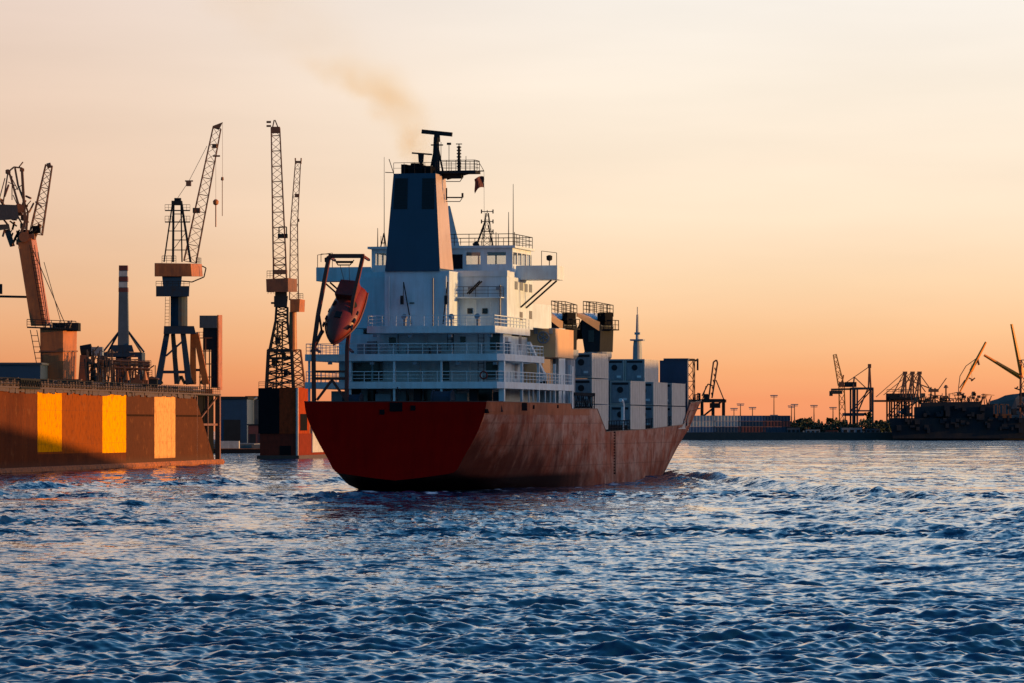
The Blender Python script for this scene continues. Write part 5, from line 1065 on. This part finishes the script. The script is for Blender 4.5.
def spec_c(c, P, Y):
    m = MB()
    m.lattice(P(280, 389), P(280, 350), 27/F*Y, 23/F*Y, 7, .42, .2, d0=5, d1=4.5); m.lattice(P(280.5, 350), P(281.5, 322), 21/F*Y, 12/F*Y, 6, .36, .18, d0=4.5, d1=2.6); m.lattice(P(281.5, 322), P(282, 307), 12/F*Y, 11/F*Y, 5, .32, .17, d0=2.6, d1=2.5)
    for k in range(6): y = 386-k*6; m.tube(P(268, y, -2.4), P(292, y-6, -2.4), .16, None, 4); m.tube(P(268, y-3, -2.4), P(293, y-3, -2.4), .13, None, 4)
    m.lattice(P(279, 389), P(280, 322), 6/F*Y, 5/F*Y, 10, .22, .14)
    for x, y, w_ in ((274, 362, 4), (286, 372, 4), (278, 340, 5), (284, 356, 4)): m.box(P(x-w_/2, 0)[0], P(x+w_/2, 0)[0], -1.5, 0, P(0, y+4)[2], P(0, y-3)[2])
    m.box(P(268, 0)[0], P(292, 0)[0], -2.4, 2.4, P(0, 352)[2], P(0, 349)[2]); m.build('tower', 'dark', c)
    m = MB(); m.hexa([P(274, 307, -1.8), P(287, 307, -1.8), P(287, 307, 1.8), P(274, 307, 1.8)], [P(274, 296, -1.6), P(288, 296, -1.6), P(288, 296, 1.6), P(274, 296, 1.6)]); m.tube(P(271, 303, -1), P(275, 303, -1), .2); m.hexa([P(275, 297, -1.5), P(287, 297, -1.5), P(287, 297, 1.5), P(275, 297, 1.5)], [P(275, 291, -1.5), P(287, 291, -1.5), P(287, 291, 1.5), P(275, 291, 1.5)]); m.build('slew_drum', 'dark', c)
    m = MB(); m.hexa([P(266.5, 292, -2.4), P(288, 292, -2.4), P(297, 292, 2), P(272, 292, 2)], [P(266, 279, -2.4), P(288, 278, -2.4), P(297, 279, 2), P(272, 279, 2)]); m.build('machine_house', 'brown', c); 
    m = MB(); m.rail([P(267, 278, -2.3), P(273, 278, -2.3)], 1.4, 3, .7, .06); m.rail([P(268, 294, -2.3), P(274, 294, -2.3)], 1.1, 3, .7, .06); m.build('railing', 'dark', c)
    m = MB(); m.lattice(P(280, 279), P(279.5, 258), 13/F*Y, 12/F*Y, 4, .2, .12, d0=2.6, d1=2.4); m.box(P(274, 0)[0], P(287, 0)[0], -1.4, 1.4, P(0, 274)[2], P(0, 270)[2]); m.lattice(P(279.5, 258), P(275.5, 128), 12.5/F*Y, 8.5/F*Y, 24, .17, .08, d0=2.5, d1=1.6); m.tube(P(271.8, 131), P(274.2, 120), .16, None, 4); m.tube(P(279, 130), P(275, 120), .16, None, 4); m.box(P(271, 0)[0], P(280, 0)[0], -.9, .9, P(0, 133)[2], P(0, 127)[2])
    m.tube(P(266.5, 122), P(271, 122), .22); m.tube(P(266.5, 126), P(271, 126), .2); m.build('jib', 'lattice', c)
    m = MB(); m.box(P(278, 0)[0], P(287.5, 0)[0], -1.0, 1.0, P(0, 238)[2], P(0, 234)[2]); m.path([P(279, 236, -.9), P(279, 227, -.9), P(286.5, 227, -.9), P(286.5, 236, -.9)], .16, 4); m.build('jib_cabin', 'dark', c)
lattice_crane(280, 834, 'dark lattice crane with near-vertical jib, the taller of the pair left of the ship', spec_c)
def spec_d(c, P, Y):
    m = MB(); m.lattice(P(299, 388), P(296.5, 350), 12/F*Y, 8/F*Y, 8, .3, .17, d0=3, d1=2); m.lathe([(.85, P(0, 352)[2]), (.75, P(0, 312)[2])], (P(293, 0)[0], 0, 0), 12); m.build('tower', 'orange', c)
    m = MB(); m.hexa([P(290, 312, -1.6), P(299, 312, -1.6), P(304.5, 312, 1.6), P(294, 312, 1.6)], [P(290, 299, -1.6), P(300, 299, -1.6), P(305, 300, 1.6), P(294, 299, 1.6)]); m.build('machine_house', 'orange', c)
    m = MB(); m.rail([P(297, 299, -1.5), P(303, 299, -1.5)], 1.1, 3, .7, .06); m.build('railing', 'dark', c)
    m = MB(); m.lattice(P(294, 300), P(294, 225), 9/F*Y, 7/F*Y, 14, .14, .07, d0=1.7, d1=1.4); m.lattice(P(294, 225), P(298, 162), 7/F*Y, 5.2/F*Y, 13, .13, .065, d0=1.4, d1=1.1); m.box(P(295, 0)[0], P(301.5, 0)[0], -.6, .6, P(0, 163)[2], P(0, 161)[2]); m.tube(P(295.6, 164), P(295.3, 158), .14); m.tube(P(300.9, 164), P(301.2, 158), .14); m.box(P(295, 0)[0], P(299, 0)[0], -.9, -.5, P(0, 197.5)[2], P(0, 194)[2]); m.box(P(297.5, 0)[0], P(299.5, 0)[0], -.9, -.5, P(0, 222)[2], P(0, 219)[2]); m.build('jib', 'lattice', c)
lattice_crane(297, 868, 'slimmer shorter lattice crane standing just behind the tall one left of the ship', spec_d)

# quay and sheds in the gap between the two docks
q = MB(); q.box(-110, -62, 1010, 1300, -2, 2.2); o = q.build('harbour_quay', 'concrete'); o['kind'] = 'structure'
q = MB(); q.box(-62, -30, 1000, 1300, -2, 2.0); o = q.build('quay', 'concrete'); o['kind'] = 'structure'
def shed(px0, px1, ytop, Y, depth, zb, label, mm='shed', name='warehouse', rooftype='flat', doors=2, cat='warehouse'):
    x0, x1 = (px0-CX)/F*Y, (px1-CX)/F*Y; zt_ = H+(HZ-ytop)/F*Y; w_ = x1-x0
    t = thing(name, label, cat, (x0+w_/2, Y, zb)); h = zt_-zb
    MB().box(-w_/2, w_/2, 0, depth, 0, h*(.94 if rooftype == 'flat' else .8)).build('wall', mm, t)
    if rooftype == 'flat': MB().box(-w_/2-.2, w_/2+.2, -.3, depth+.2, h*.94, h).build('roof', 'dark', t)
    else: MB().slabx([(-.4, h*.8), (depth+.4, h*.8), (depth/2, h)], -w_/2-.3, w_/2+.3).build('roof', 'dark', t)
    for k in range(doors):
        c = -w_/2+w_*(k+.5)/doors; d = MB().box(c-w_/doors*.28, c+w_/doors*.28, -.06, .05, 0, h*.5).build('door', 'dark' if mm != 'dark' else 'shed', t)
    return t
shed(217, 247, 396.5, 1060, 30, 2.2, 'dark blue tall warehouse seen in the gap beside the near dock', 'navy', doors=1)
shed(246, 275, 396, 1090, 25, 2.2, 'blue-grey workshop with white pipes between warehouse and lattice crane', 'shed', 'workshop', doors=3, cat='workshop')
shed(248, 268, 424, 1040, 12, 2.0, 'low reddish shed at the quay edge between the docks', 'cred', 'shed', doors=2, cat='shed')
t = thing('barge', 'pale low barge moored at the dark quay between the docks', 'barge', pix(232, 0, 1000).xz.to_3d() if False else Vector((pix(232, 0, 1000).x, 996, 0)))
MB().hexa([(-7, -2.5, -.5), (8, -2.5, -.5), (8, 2.5, -.5), (-7, 2.5, -.5)], [(-8, -3, 1.0), (9, -3, 1.0), (9, 3, 1.0), (-8, 3, 1.0)]).build('hull', 'dark', t); MB().box(-3, 2, -1.5, 1.5, 1.0, 2.9).build('cabin', 'cwhite', t); MB().box(-7.6, 8.6, -3.05, 3.05, 1.0, 1.15).build('rubbing_strake', 'rust', t)
t = thing('derrick', 'small derrick with slanted jib on the workshop roof by the lattice crane', 'crane', Vector((pix(268, 0, 1095).x, 1095, H+(HZ-396)/F*1095))); P = loc_fn(t, 1095)
m = MB(); m.lattice(P(262, 396), P(274, 382), 1.2, .5, 6, .14, .08); m.tube(P(274, 382), P(273, 396), .15); m.tube(P(274, 382), P(268, 396), .12); m.build('jib', 'lattice', t); MB().box(-1.2, 1.2, -1, 1, 0, 1.0).build('winch', 'dark', t)
for i, px in enumerate((252.5, 259)):
    m = MB(); p_ = Vector((pix(px, 0, 1086).x, 1086, 2.2)); m.tube((0, 0, 0), (0, 0, 11), .28, None, 8); m.tube((0, 0, 11), (1.2, 0, 11.6), .28, None, 8); m.box(-.5, .5, -.4, .4, 0, .4); o = m.build('vent_pipe', 'cwhite', None, p_); tag(o, ['left', 'right'][i]+' of two white vent pipes in front of the blue-grey workshop', 'pipe', 'vent pipes')

# ------------------------------------------------------------------ right: the far shore
YF = 1876.0; SF = F/YF
ld = MB(); ld.box(20, 700, YF, YF+900, -3, 3.4); o = ld.build('far_quay', 'land'); o['kind'] = 'structure'
fx = lambda px, Y=YF: (px-CX)/F*Y
ZQ = 3.4
def fbase(px, Y, z=ZQ): return Vector((fx(px, Y), Y, z))
# stacked containers on the quay edge
Yq = YF+14
ck_ = {}
def far_box(mm):
    if mm not in ck_: ck_[mm] = corr_box(12.19, 2.44, 2.6)
    return ck_[mm]
cols = ['cblue', 'cwhite', 'cgrey', 'cwhite', 'cnavy', 'cred', 'cnavy', 'cblue', 'cnavy']
nm_ = {'cblue': 'blue', 'cwhite': 'pale', 'cgrey': 'grey', 'cnavy': 'dark navy', 'cred': 'dull red'}
meshes = {}
hts = {0: 3, 1: 3, 2: 3, 3: 3}
ord_ = ['leftmost', 'second from left', 'second from right', 'rightmost']
for r_, tint in enumerate(([['cblue', 'cnavy', 'cred', 'cnavy'], ['cwhite', 'cgrey', 'cnavy', 'cred'], ['cgrey', 'cwhite', 'cblue', 'cnavy']])):
    for k, mm in enumerate(tint):
        o = corr_box(12.19, 2.44, 2.5).build('container', mm, None, (fx(690+k*25), Yq, ZQ+2.52*r_)); o.rotation_euler = (0, 0, -math.pi/2)
        tag(o, f'{nm_[mm]} container on the far quay, {ord_[k]} column, {["bottom", "middle", "top"][r_]} tier', 'container', 'containers on the far quay')
# lamp posts
for i, (px, y, hd) in enumerate(((734, 409, 0), (740.5, 404.5, 1), (752.5, 408, 0), (774, 396, 2), (791.5, 406.5, 1), (794.5, 405, 1), (814, 406, 1), (833, 408, 1), (901, 412, 0))):
    Y = YF+40+i*3; z = H+(HZ-y)/F*Y-ZQ; t = thing('light_mast', '', 'lamp post', fbase(px, Y), 0, 'lamp posts on the far quay')
    MB().tube((0, 0, 0), (0, 0, z), .32, .2, 8).build('post', 'lattice', t)
    m = MB(); m.box(-1.7, 1.7, -.4, .4, z, z+.45); m.box(-1.5, 1.5, -.3, .3, z-.6, z-.3)
    m.build('lamp_head', 'lampm', t)
    if hd == 2: MB().box(-1.8, 1.8, -.4, .4, z-9.4, z-8.6).build('lamp_arm', 'lampm', t)
    t['label'] = ['short lamp post nearest the ship\'s bow, above the containers', 'lamp post second from the ship\'s bow, slightly taller than its neighbours', 'short lamp post third from the bow, above the containers', 'tallest lamp post with two lamp tiers, above the containers', 'left one of the close pair of lamp posts beside the trees', 'right one of the close pair of lamp posts beside the trees', 'lone lamp post between the round tree and the yellow crane', 'lamp post just left of the yellow lattice crane', 'short lamp post among the gantry cranes at right'][i]
# trees
def tree(px, ytop, wpx, Y, label, seed):
    r = random.Random(seed); z = H+(HZ-ytop)/F*Y-ZQ; R_ = wpx/SF/2
    t = thing('tree', label, 'tree', fbase(px, Y), 0, 'trees on the far shore'); m = MB(); m.tube((0, 0, 0), (0, 0, z*.5), .45, .25, 7)
    for k in range(5): a = r.uniform(0, 6.3); m.tube((0, 0, z*(.25+.05*k)), (math.cos(a)*R_*.6, math.sin(a)*R_*.6, z*.7), .18, .06, 5)
    m.build('trunk', 'bark', t); c = MB()
    cl = [(r.gauss(0, R_*.45), r.gauss(0, R_*.45), z*r.uniform(.35, .85), r.uniform(.28, .5)*R_) for _ in range(16)]
    for _ in range(1500):
        x, y, zz, rad = r.choice(cl); v = Vector((r.gauss(0, 1), r.gauss(0, 1), r.gauss(0, 1))).normalized()*rad*r.uniform(.5, 1.05); p = Vector((x, y, zz+v.z*.8)); p.x += v.x; p.y += v.y; p.z = min(p.z, z)
        s = r.uniform(.25, .6); a = Vector((r.gauss(0, 1), r.gauss(0, 1), r.gauss(0, 1))).normalized()*s; b_ = Vector((r.gauss(0, 1), r.gauss(0, 1), r.gauss(0, 1))).normalized()*s
        c.add([p-a, p+b_, p+a, p-b_], [(0, 1, 2, 3)])
    c.build('crown', 'crown', t)
for i, (px, y, w_, dY, lb_) in enumerate(((802, 417, 14, 30, 'big round tree right of the close pair of lamp posts'), (815, 423, 10, 36, 'low tree just right of the big round tree'), (795, 426, 9, 25, 'low bush-like tree left of the big round tree'), (832, 416.5, 10, 40, 'square-topped tree beneath the yellow lattice crane'), (842, 420, 9, 34, 'tree under the left legs of the blue gantry crane'), (786, 417, 9, 44, 'dark tree just right of the quay containers'), (880, 420, 12, 45, 'dark tree between the blue gantry crane and the gantry trio'), (868, 409.5, 6, 48, 'tall dark tree behind the blue gantry crane\'s right leg'), (891, 424, 10, 30, 'low tree left of the gantry trio'), (824, 427, 9, 28, 'low tree left of the square-topped tree'), (852, 425, 9, 28, 'low tree between the blue gantry crane\'s legs'))):
    tree(px, y, w_, YF+dY, lb_, 40+i)
# small buildings on the shore
for px0, px1, y, dY, mm, lb_ in ((787, 800, 427, 12, 'shed', 'low dark shed right of the far containers'), (806, 820, 429, 10, 'shed2', 'low pale shed below the big round tree'), (826, 838, 430, 10, 'cred', 'reddish low hut below the square-topped tree'), (842, 862, 427, 14, 'shed2', 'pale hall under the blue gantry crane'), (866, 880, 428, 14, 'shed', 'dark hall right of the blue gantry crane'), (700, 786, 434, 6, 'concrete', 'long low wall along the quay under the containers')):
    shed(px0, px1, y, YF+dY, 10, ZQ-(2.2 if 'wall' in lb_ else 0), lb_, mm, 'quay_wall' if 'wall' in lb_ else 'shed', doors=3, cat='wall' if 'wall' in lb_ else 'shed')
# ship-to-shore gantry with raised boom, right of the bow
def gantry(t, P, legs, ytop, ybeam, d=7, mm='dark', r=.55):
    yb = 438
    for x in legs:
        for s in (-1, 1): m = MB(); m.tube((P(x, 0)[0], s*d, 0), (P(x, 0)[0], s*d, P(0, ybeam)[2]), r, None, 4); m.build('leg', mm, t)
    m = MB()
    for s in (-1, 1):
        m.tube((P(legs[0], 0)[0], s*d, P(0, ybeam)[2]), (P(legs[-1], 0)[0], s*d, P(0, ybeam)[2]), r*1.2, None, 4)
        m.tube((P(legs[0], 0)[0], s*d, P(0, ybeam+(yb-ybeam)*.45)[2]), (P(legs[-1], 0)[0], s*d, P(0, ybeam+(yb-ybeam)*.45)[2]), r*.8, None, 4)
        m.tube((P(legs[0], 0)[0], s*d, P(0, ybeam+(yb-ybeam)*.45)[2]), (P(legs[-1], 0)[0], s*d, P(0, ybeam)[2]), r*.6, None, 4)
    for x in legs: m.tube((P(x, 0)[0], -d, P(0, ybeam)[2]), (P(x, 0)[0], d, P(0, ybeam)[2]), r, None, 4)
    m.build('portal_frame', mm, t)
Y = YF+60; t = thing('gantry_crane', 'quay gantry crane with raised loop-shaped boom, right of the ship\'s bow', 'crane', fbase(712, Y)); P = loc_fn(t, Y)
gantry(t, P, (702, 713, 723.5), 360, 400)
m = MB()
for s in (-1.5, 1.5): m.path([P(708.5, 400, s), P(713.5, 362, s), P(716.5, 360, s), P(717.5, 363, s), P(712, 398, s)], .5, 4)
for y in (368, 374, 380, 387, 393): m.tube(P(715.5-(y-362)*.13, y, -1.5), P(717-(y-362)*.15, y+3, 1.5), .3, None, 4)
m.build('boom', 'brown', t)
m = MB(); m.tube(P(716, 380), P(724, 400), .35, None, 4); m.tube(P(702, 396), P(708, 384), .4, None, 4); m.tube(P(708, 384), P(713, 386), .4, None, 4); m.tube(P(702, 402), P(706, 386), .3, None, 4); m.box(P(696, 0)[0], P(726, 0)[0], -3, 3, P(0, 402.5)[2], P(0, 399.5)[2]); m.build('trolley_girder', 'lattice', t)
m = MB(); m.box(P(710, 0)[0], P(720, 0)[0], -3, 3, P(0, 408)[2], P(0, 403)[2]); m.box(P(704, 0)[0], P(708, 0)[0], -3, 3, P(0, 400)[2], P(0, 394)[2]); m.build('machine_house', 'dark', t)
# yellow lattice crane
Y = YF+90; t = thing('mobile_crane', 'yellow lattice tower crane with leaning jib left of the blue gantry crane', 'crane', fbase(843, Y)); P = loc_fn(t, Y)
MB().lattice(P(843, 438), P(841.5, 385), 3.0, 2.4, 9, .4, .22, d0=2.5, d1=2).build('tower', 'yellow', t); MB().lattice(P(841, 385), P(834.7, 354.5), 2.6, 1.4, 8, .36, .2).build('jib', 'yellow', t)
m = MB(); m.box(P(839, 0)[0], P(844, 0)[0], -1.5, 1.5, P(0, 387)[2], P(0, 382)[2]); m.tube(P(842, 384), P(843.5, 375), .35); m.build('cabin', 'brown', t)
# blue gantry crane
Y = YF+50; t = thing('gantry_crane', 'blue gantry crane with A-shaped mast and level boom, right of the yellow crane', 'crane', fbase(858, Y)); P = loc_fn(t, Y)
gantry(t, P, (851.8, 856, 871.5), 365, 388.5, mm='navy2'); 
m = MB()
for s in (-1.5, 1.5): m.tube(P(831, 389.5, s), P(873, 388.5, s), .6, None, 4)
m.box(P(831, 0)[0], P(842, 0)[0], -2, 2, P(0, 394)[2], P(0, 390.5)[2]); m.box(P(829.5, 0)[0], P(832.5, 0)[0], -1.5, 1.5, P(0, 396)[2], P(0, 391)[2]); m.build('boom', 'brown', t)
m = MB()
for s in (-1, 1): m.tube(P(868.5, 388, s*4), P(869.3, 366, s), .5, None, 4); m.tube(P(872, 412, s*5), P(869.6, 366, s), .5, None, 4); m.tube(P(853, 388, s*4), P(854.3, 377, s), .4, None, 4); m.tube(P(858, 412, s*4), P(868, 388, s*3), .4, None, 4)
m.box(P(868, 0)[0], P(871, 0)[0], -1.2, 1.2, P(0, 368)[2], P(0, 364)[2]); m.build('mast', 'brown', t)
m = MB(); m.tube(P(869.5, 366.5), P(854.3, 377), .18); m.tube(P(854.3, 377), P(844, 384), .18); m.tube(P(854.3, 377), P(866, 388), .3, None, 4); m.build('stay_rope', 'lattice', t)
m = MB(); m.box(P(845, 0)[0], P(856, 0)[0], -3, 3, P(0, 387)[2], P(0, 382)[2]); m.build('machine_house', 'dark', t); m = MB(); m.box(P(843.5, 0)[0], P(863, 0)[0], -7, 7, P(0, 416)[2], P(0, 413)[2]); m.build('sill_beam', 'navy2', t)
# trio of gantry cranes behind the moored ship
for i, (px, lab) in enumerate(((888, 'nearest the blue gantry, with long stay'), (895.5, 'the middle one'), (902.5, 'the right one, close to the moored vessel'))):
    Y = YF+70+i*24; t = thing('gantry_crane', f'gantry crane of the trio at right, {lab}', 'crane', fbase(px, Y), 0, 'clustered gantry cranes'); P = loc_fn(t, Y); o_ = px-888
    gantry(t, P, (888.3+o_, 893+o_, 903+o_), 372, 398, mm='dark', r=.5)
    m = MB()
    for s in (-1, 1): m.tube(P(903+o_, 398, s*3), P(904.5+o_, 372.5, s), .5, None, 4); m.tube(P(906+o_, 398, s*3), P(905.5+o_, 372.5, s), .5, None, 4); m.tube(P(900+o_, 398, s*3), P(904.5+o_, 374, s), .35, None, 4)
    for y in (378, 384, 390): m.tube(P(902.5+o_, y, -2), P(906+o_, y, -2), .3, None, 4)
    m.box(P(903+o_, 0)[0], P(907+o_, 0)[0], -1.5, 1.5, P(0, 374.5)[2], P(0, 371.5)[2]); m.build('mast', 'lattice', t)
    m = MB(); m.box(P(886.5+o_, 0)[0], P(900+o_, 0)[0], -3, 3, P(0, 400)[2], P(0, 393.5)[2]); m.rail([P(887+o_, 393.5, -3), P(899+o_, 393.5, -3)], 1.8, 2, 2.5, .15); m.build('machine_house', 'dark', t)
    m = MB(); m.box(P(874 if i == 0 else 884+o_, 0)[0], P(914+o_, 0)[0], -2, 2, P(0, 402)[2], P(0, 400)[2]); m.build('girder', 'brown', t)
    m = MB(); m.tube(P(904+o_, 372.5), P(876+o_, 397 if i == 0 else 395), .16); m.tube(P(904+o_, 373), P(892+o_, 396), .3, None, 4); m.tube(P(905+o_, 374), P(918+o_, 392), .3, None, 4); m.build('stay_rope', 'lattice', t)
# moored vessel piled with dark cargo
Y = YF-14; t = thing('moored_vessel', 'long dark vessel moored along the far quay at right, decks cluttered with gear', 'ship', Vector((fx(955, Y), Y, 0))); P = loc_fn(t, Y)
m = MB(); m.hexa([P(893, 438.5, -10), P(1100, 438.5, -10), P(1100, 438.5, 10), P(893, 438.5, 10)], [P(889, 418, -11), P(1100, 418, -11), P(1100, 418, 11), P(889, 418, 11)]); m.build('hull', 'vessel', t)
m = MB(); m.hexa([P(914, 418, -9), P(993, 418, -9), P(993, 418, 9), P(914, 418, 9)], [P(914, 407, -9), P(993, 404, -9), P(993, 404, 9), P(914, 407, 9)]); m.hexa([P(920, 408, -8), P(982, 405, -8), P(982, 405, 8), P(920, 408, 8)], [P(921, 402.5, -8), P(980, 401.5, -8), P(980, 401.5, 8), P(921, 402.5, 8)]); m.build('deckhouse', 'vessel', t)
m = MB(); rq = random.Random(15)
for k in range(70):
    x = rq.uniform(892, 1022); y = rq.uniform(405, 428); w_ = rq.uniform(1.2, 6); h_ = rq.uniform(1, 6); m.box(P(x, 0)[0], P(x+w_, 0)[0], -11.5-rq.uniform(0, 1.2), -9, P(0, y+h_)[2], P(0, y)[2])
o = m.build('deck_cargo', 'vessel', t); o['kind'] = 'stuff'
m = MB(); rr_ = random.Random(5)
for k in range(85):
    x = rr_.uniform(912, 990); y0 = 404; h = rr_.uniform(2, 11)*(1.0 if x < 968 else .8); m.tube(P(x, y0, rr_.uniform(-7, 7)), P(x+rr_.uniform(-3, 3), y0-h, rr_.uniform(-7, 7)), rr_.uniform(.12, .3), None, 4)
for k in range(40): x = rr_.uniform(914, 986); y = 402-rr_.uniform(0, 9); m.tube(P(x, y, -4), P(x+rr_.uniform(3, 10), y+rr_.uniform(-1.5, 1.5), 3), rr_.uniform(.12, .25), None, 4)
for k in range(18): x = rr_.uniform(914, 984); y = 401-rr_.uniform(0, 8); m.box(P(x, 0)[0], P(x+rr_.uniform(1, 4), 0)[0], -3, 3, P(0, y+2)[2], P(0, y-rr_.uniform(.5, 2))[2])
m.tube(P(914, 382), P(934, 390), .35, None, 4); m.tube(P(931, 404), P(931, 387), .3); m.tube(P(935, 404), P(935, 388), .35); m.box(P(929, 0)[0], P(938, 0)[0], -3, 3, P(0, 392)[2], P(0, 389)[2]); m.tube(P(946, 404), P(946, 388), .35); m.tube(P(946, 388), P(946, 385), 1.2, .5, 8); m.tube(P(938, 390), P(946.5, 378), .2); m.build('deck_gear', 'lattice', t)
m = MB()
for x in (996, 1001.5, 1007): m.tube(P(x-2, 414, -2), P(x-2, 404, -2), .3, None, 4); m.tube(P(x+1.5, 414, -2), P(x+1.5, 405, -2), .3, None, 4); m.tube(P(x-2.5, 404.5, -2), P(x+2, 404.5, -2), .3, None, 4)
m.box(P(994, 0)[0], P(1010, 0)[0], -6, 6, P(0, 418)[2], P(0, 414)[2]); m.build('stern_gantry', 'lattice', t)
# crane with orange boom rising from the vessel
Y = YF+6; t = thing('luffing_crane', 'crane with slanting orange boom tip above the moored vessel', 'crane', fbase(958.5, Y)); P = loc_fn(t, Y)
MB().tube(P(971, 371), P(986, 342), .85, .5, 4, 0).tube(P(960, 392), P(971, 371), .3, .6, 4, 0).build('boom', 'boomorange', t); m = MB(); m.path([P(958.5, 438), P(958.5, 388), P(960, 376), P(966, 366), P(977, 358)], .22, 4); m.path([P(959.5, 388), P(965, 380)], .3, 4); m.build('tower', 'lattice', t)
m = MB(); m.tube(P(977.5, 359), P(979, 365), .5); m.tube(P(971, 362), P(972, 378), .06); m.path([P(969, 378), P(973, 380), P(971, 381), P(975, 378)], .3); m.build('hook_block', 'lattice', t)
# big orange crane at the right edge
Y = YF+10; t = thing('luffing_crane', 'large orange double-boom crane at the right edge of the far shore', 'crane', fbase(1023, Y)); P = loc_fn(t, Y)
m = MB(); m.tube(P(1022, 375), P(1011.5, 324), 1.15, .6, 4, 0); m.build('boom', 'boomorange', t); m = MB(); m.tube(P(1022, 378), P(984, 355), 1.1, .55, 4, 0); m.build('boom', 'boomorange', t)
m = MB(); m.lattice(P(1026, 438), P(1024, 360), 5, 3, 9, .5, .3); m.build('tower', 'brown', t); m = MB(); m.hexa([P(1019, 396, -2), P(1036, 399, -2), P(1036, 399, 2), P(1019, 396, 2)], [P(1019, 393, -2), P(1036, 391, -2), P(1036, 391, 2), P(1019, 393, 2)]); m.tube(P(1014.5, 388), P(1020, 390), .3); m.tube(P(1016, 389), P(1018, 386.5), .3); m.build('counterweight', 'dark', t)
# mound beyond the vessel
b = MB(); n_ = 40; pr = [(0, 0)]
hl_ = bpy.data.meshes.new('mound')
vs = []; fs = []; rr_ = random.Random(9)
for j in range(9):
    for i in range(33):
        x = -55+110*i/32; y = -40+80*j/8; z = 17.5*math.exp(-(x/30)**4)*math.exp(-(y/26)**2)+rr_.uniform(-.5, .5); vs.append((x, y, max(z, -.5)))
for j in range(8):
    for i in range(32): a_ = j*33+i; fs.append((a_, a_+1, a_+34, a_+33))
b.add(vs, fs); o = b.build('mound', 'land', None, (fx(1035, YF+60), YF+60, ZQ)); o['kind'] = 'structure'

# ------------------------------------------------------------------ unseen warehouse-shaped block on the east bank, added to shade ship and dock
q = MB(); q.box(138, 330, 300, 700, -3, 2.4); o = q.build('east_quay', 'concrete'); o['kind'] = 'structure'
t = thing('warehouse', 'shade block shaped like a gabled warehouse, added out of view on the east quay', 'warehouse', (150, 300, 2.4))
for k, (y0, y1, hw_) in enumerate(((60, 132, 25.8), (132.02, 170, 23.5), (170.02, 240, 22.5))):
    MB().box(0, 40, y0, y1, 0, hw_-4).build('wall', 'shed2', t); MB().slaby([(-.6, hw_-4), (40.6, hw_-4), (20, hw_)], y0, y1).build('roof', 'dark', t)
MB().slabx([(240.05, 0), (345, 0), (345, 8), (328, 12.5), (318, 13.8), (296, 16.0), (272, 18.0), (247, 19.8), (240.05, 20.2)], 2, 38).build('shade_slope', 'shed2', t)  # outline cut so that its shadow slopes down along the dock wall
for k in range(9): MB().box(-.08, .05, 78+k*20, 86+k*20, 0, 7).build('door', 'dark', t)

# low scrub and clutter that reads as one dark band along the far quay
sc = MB(); r_ = random.Random(21)
for _ in range(5200):
    px = r_.uniform(783, 905); Y = YF+r_.uniform(18, 60); hh = 2.5+3.0*abs(math.sin(px*.37)*math.sin(px*.113+1))+1.6*math.sin(px*.9)**2
    p = Vector((fx(px, Y), Y, ZQ+r_.uniform(0, 1)**.7*hh)); s_ = r_.uniform(.3, .7)
    a = Vector((r_.gauss(0, 1), r_.gauss(0, 1), r_.gauss(0, 1))).normalized()*s_; b_ = Vector((r_.gauss(0, 1), r_.gauss(0, 1), r_.gauss(0, 1))).normalized()*s_
    sc.add([p-a, p+b_, p+a, p-b_], [(0, 1, 2, 3)])
o = sc.build('scrub', 'crown'); tag(o, 'dark low scrub along the far quay between containers and moored vessel', 'scrub', kind='stuff')
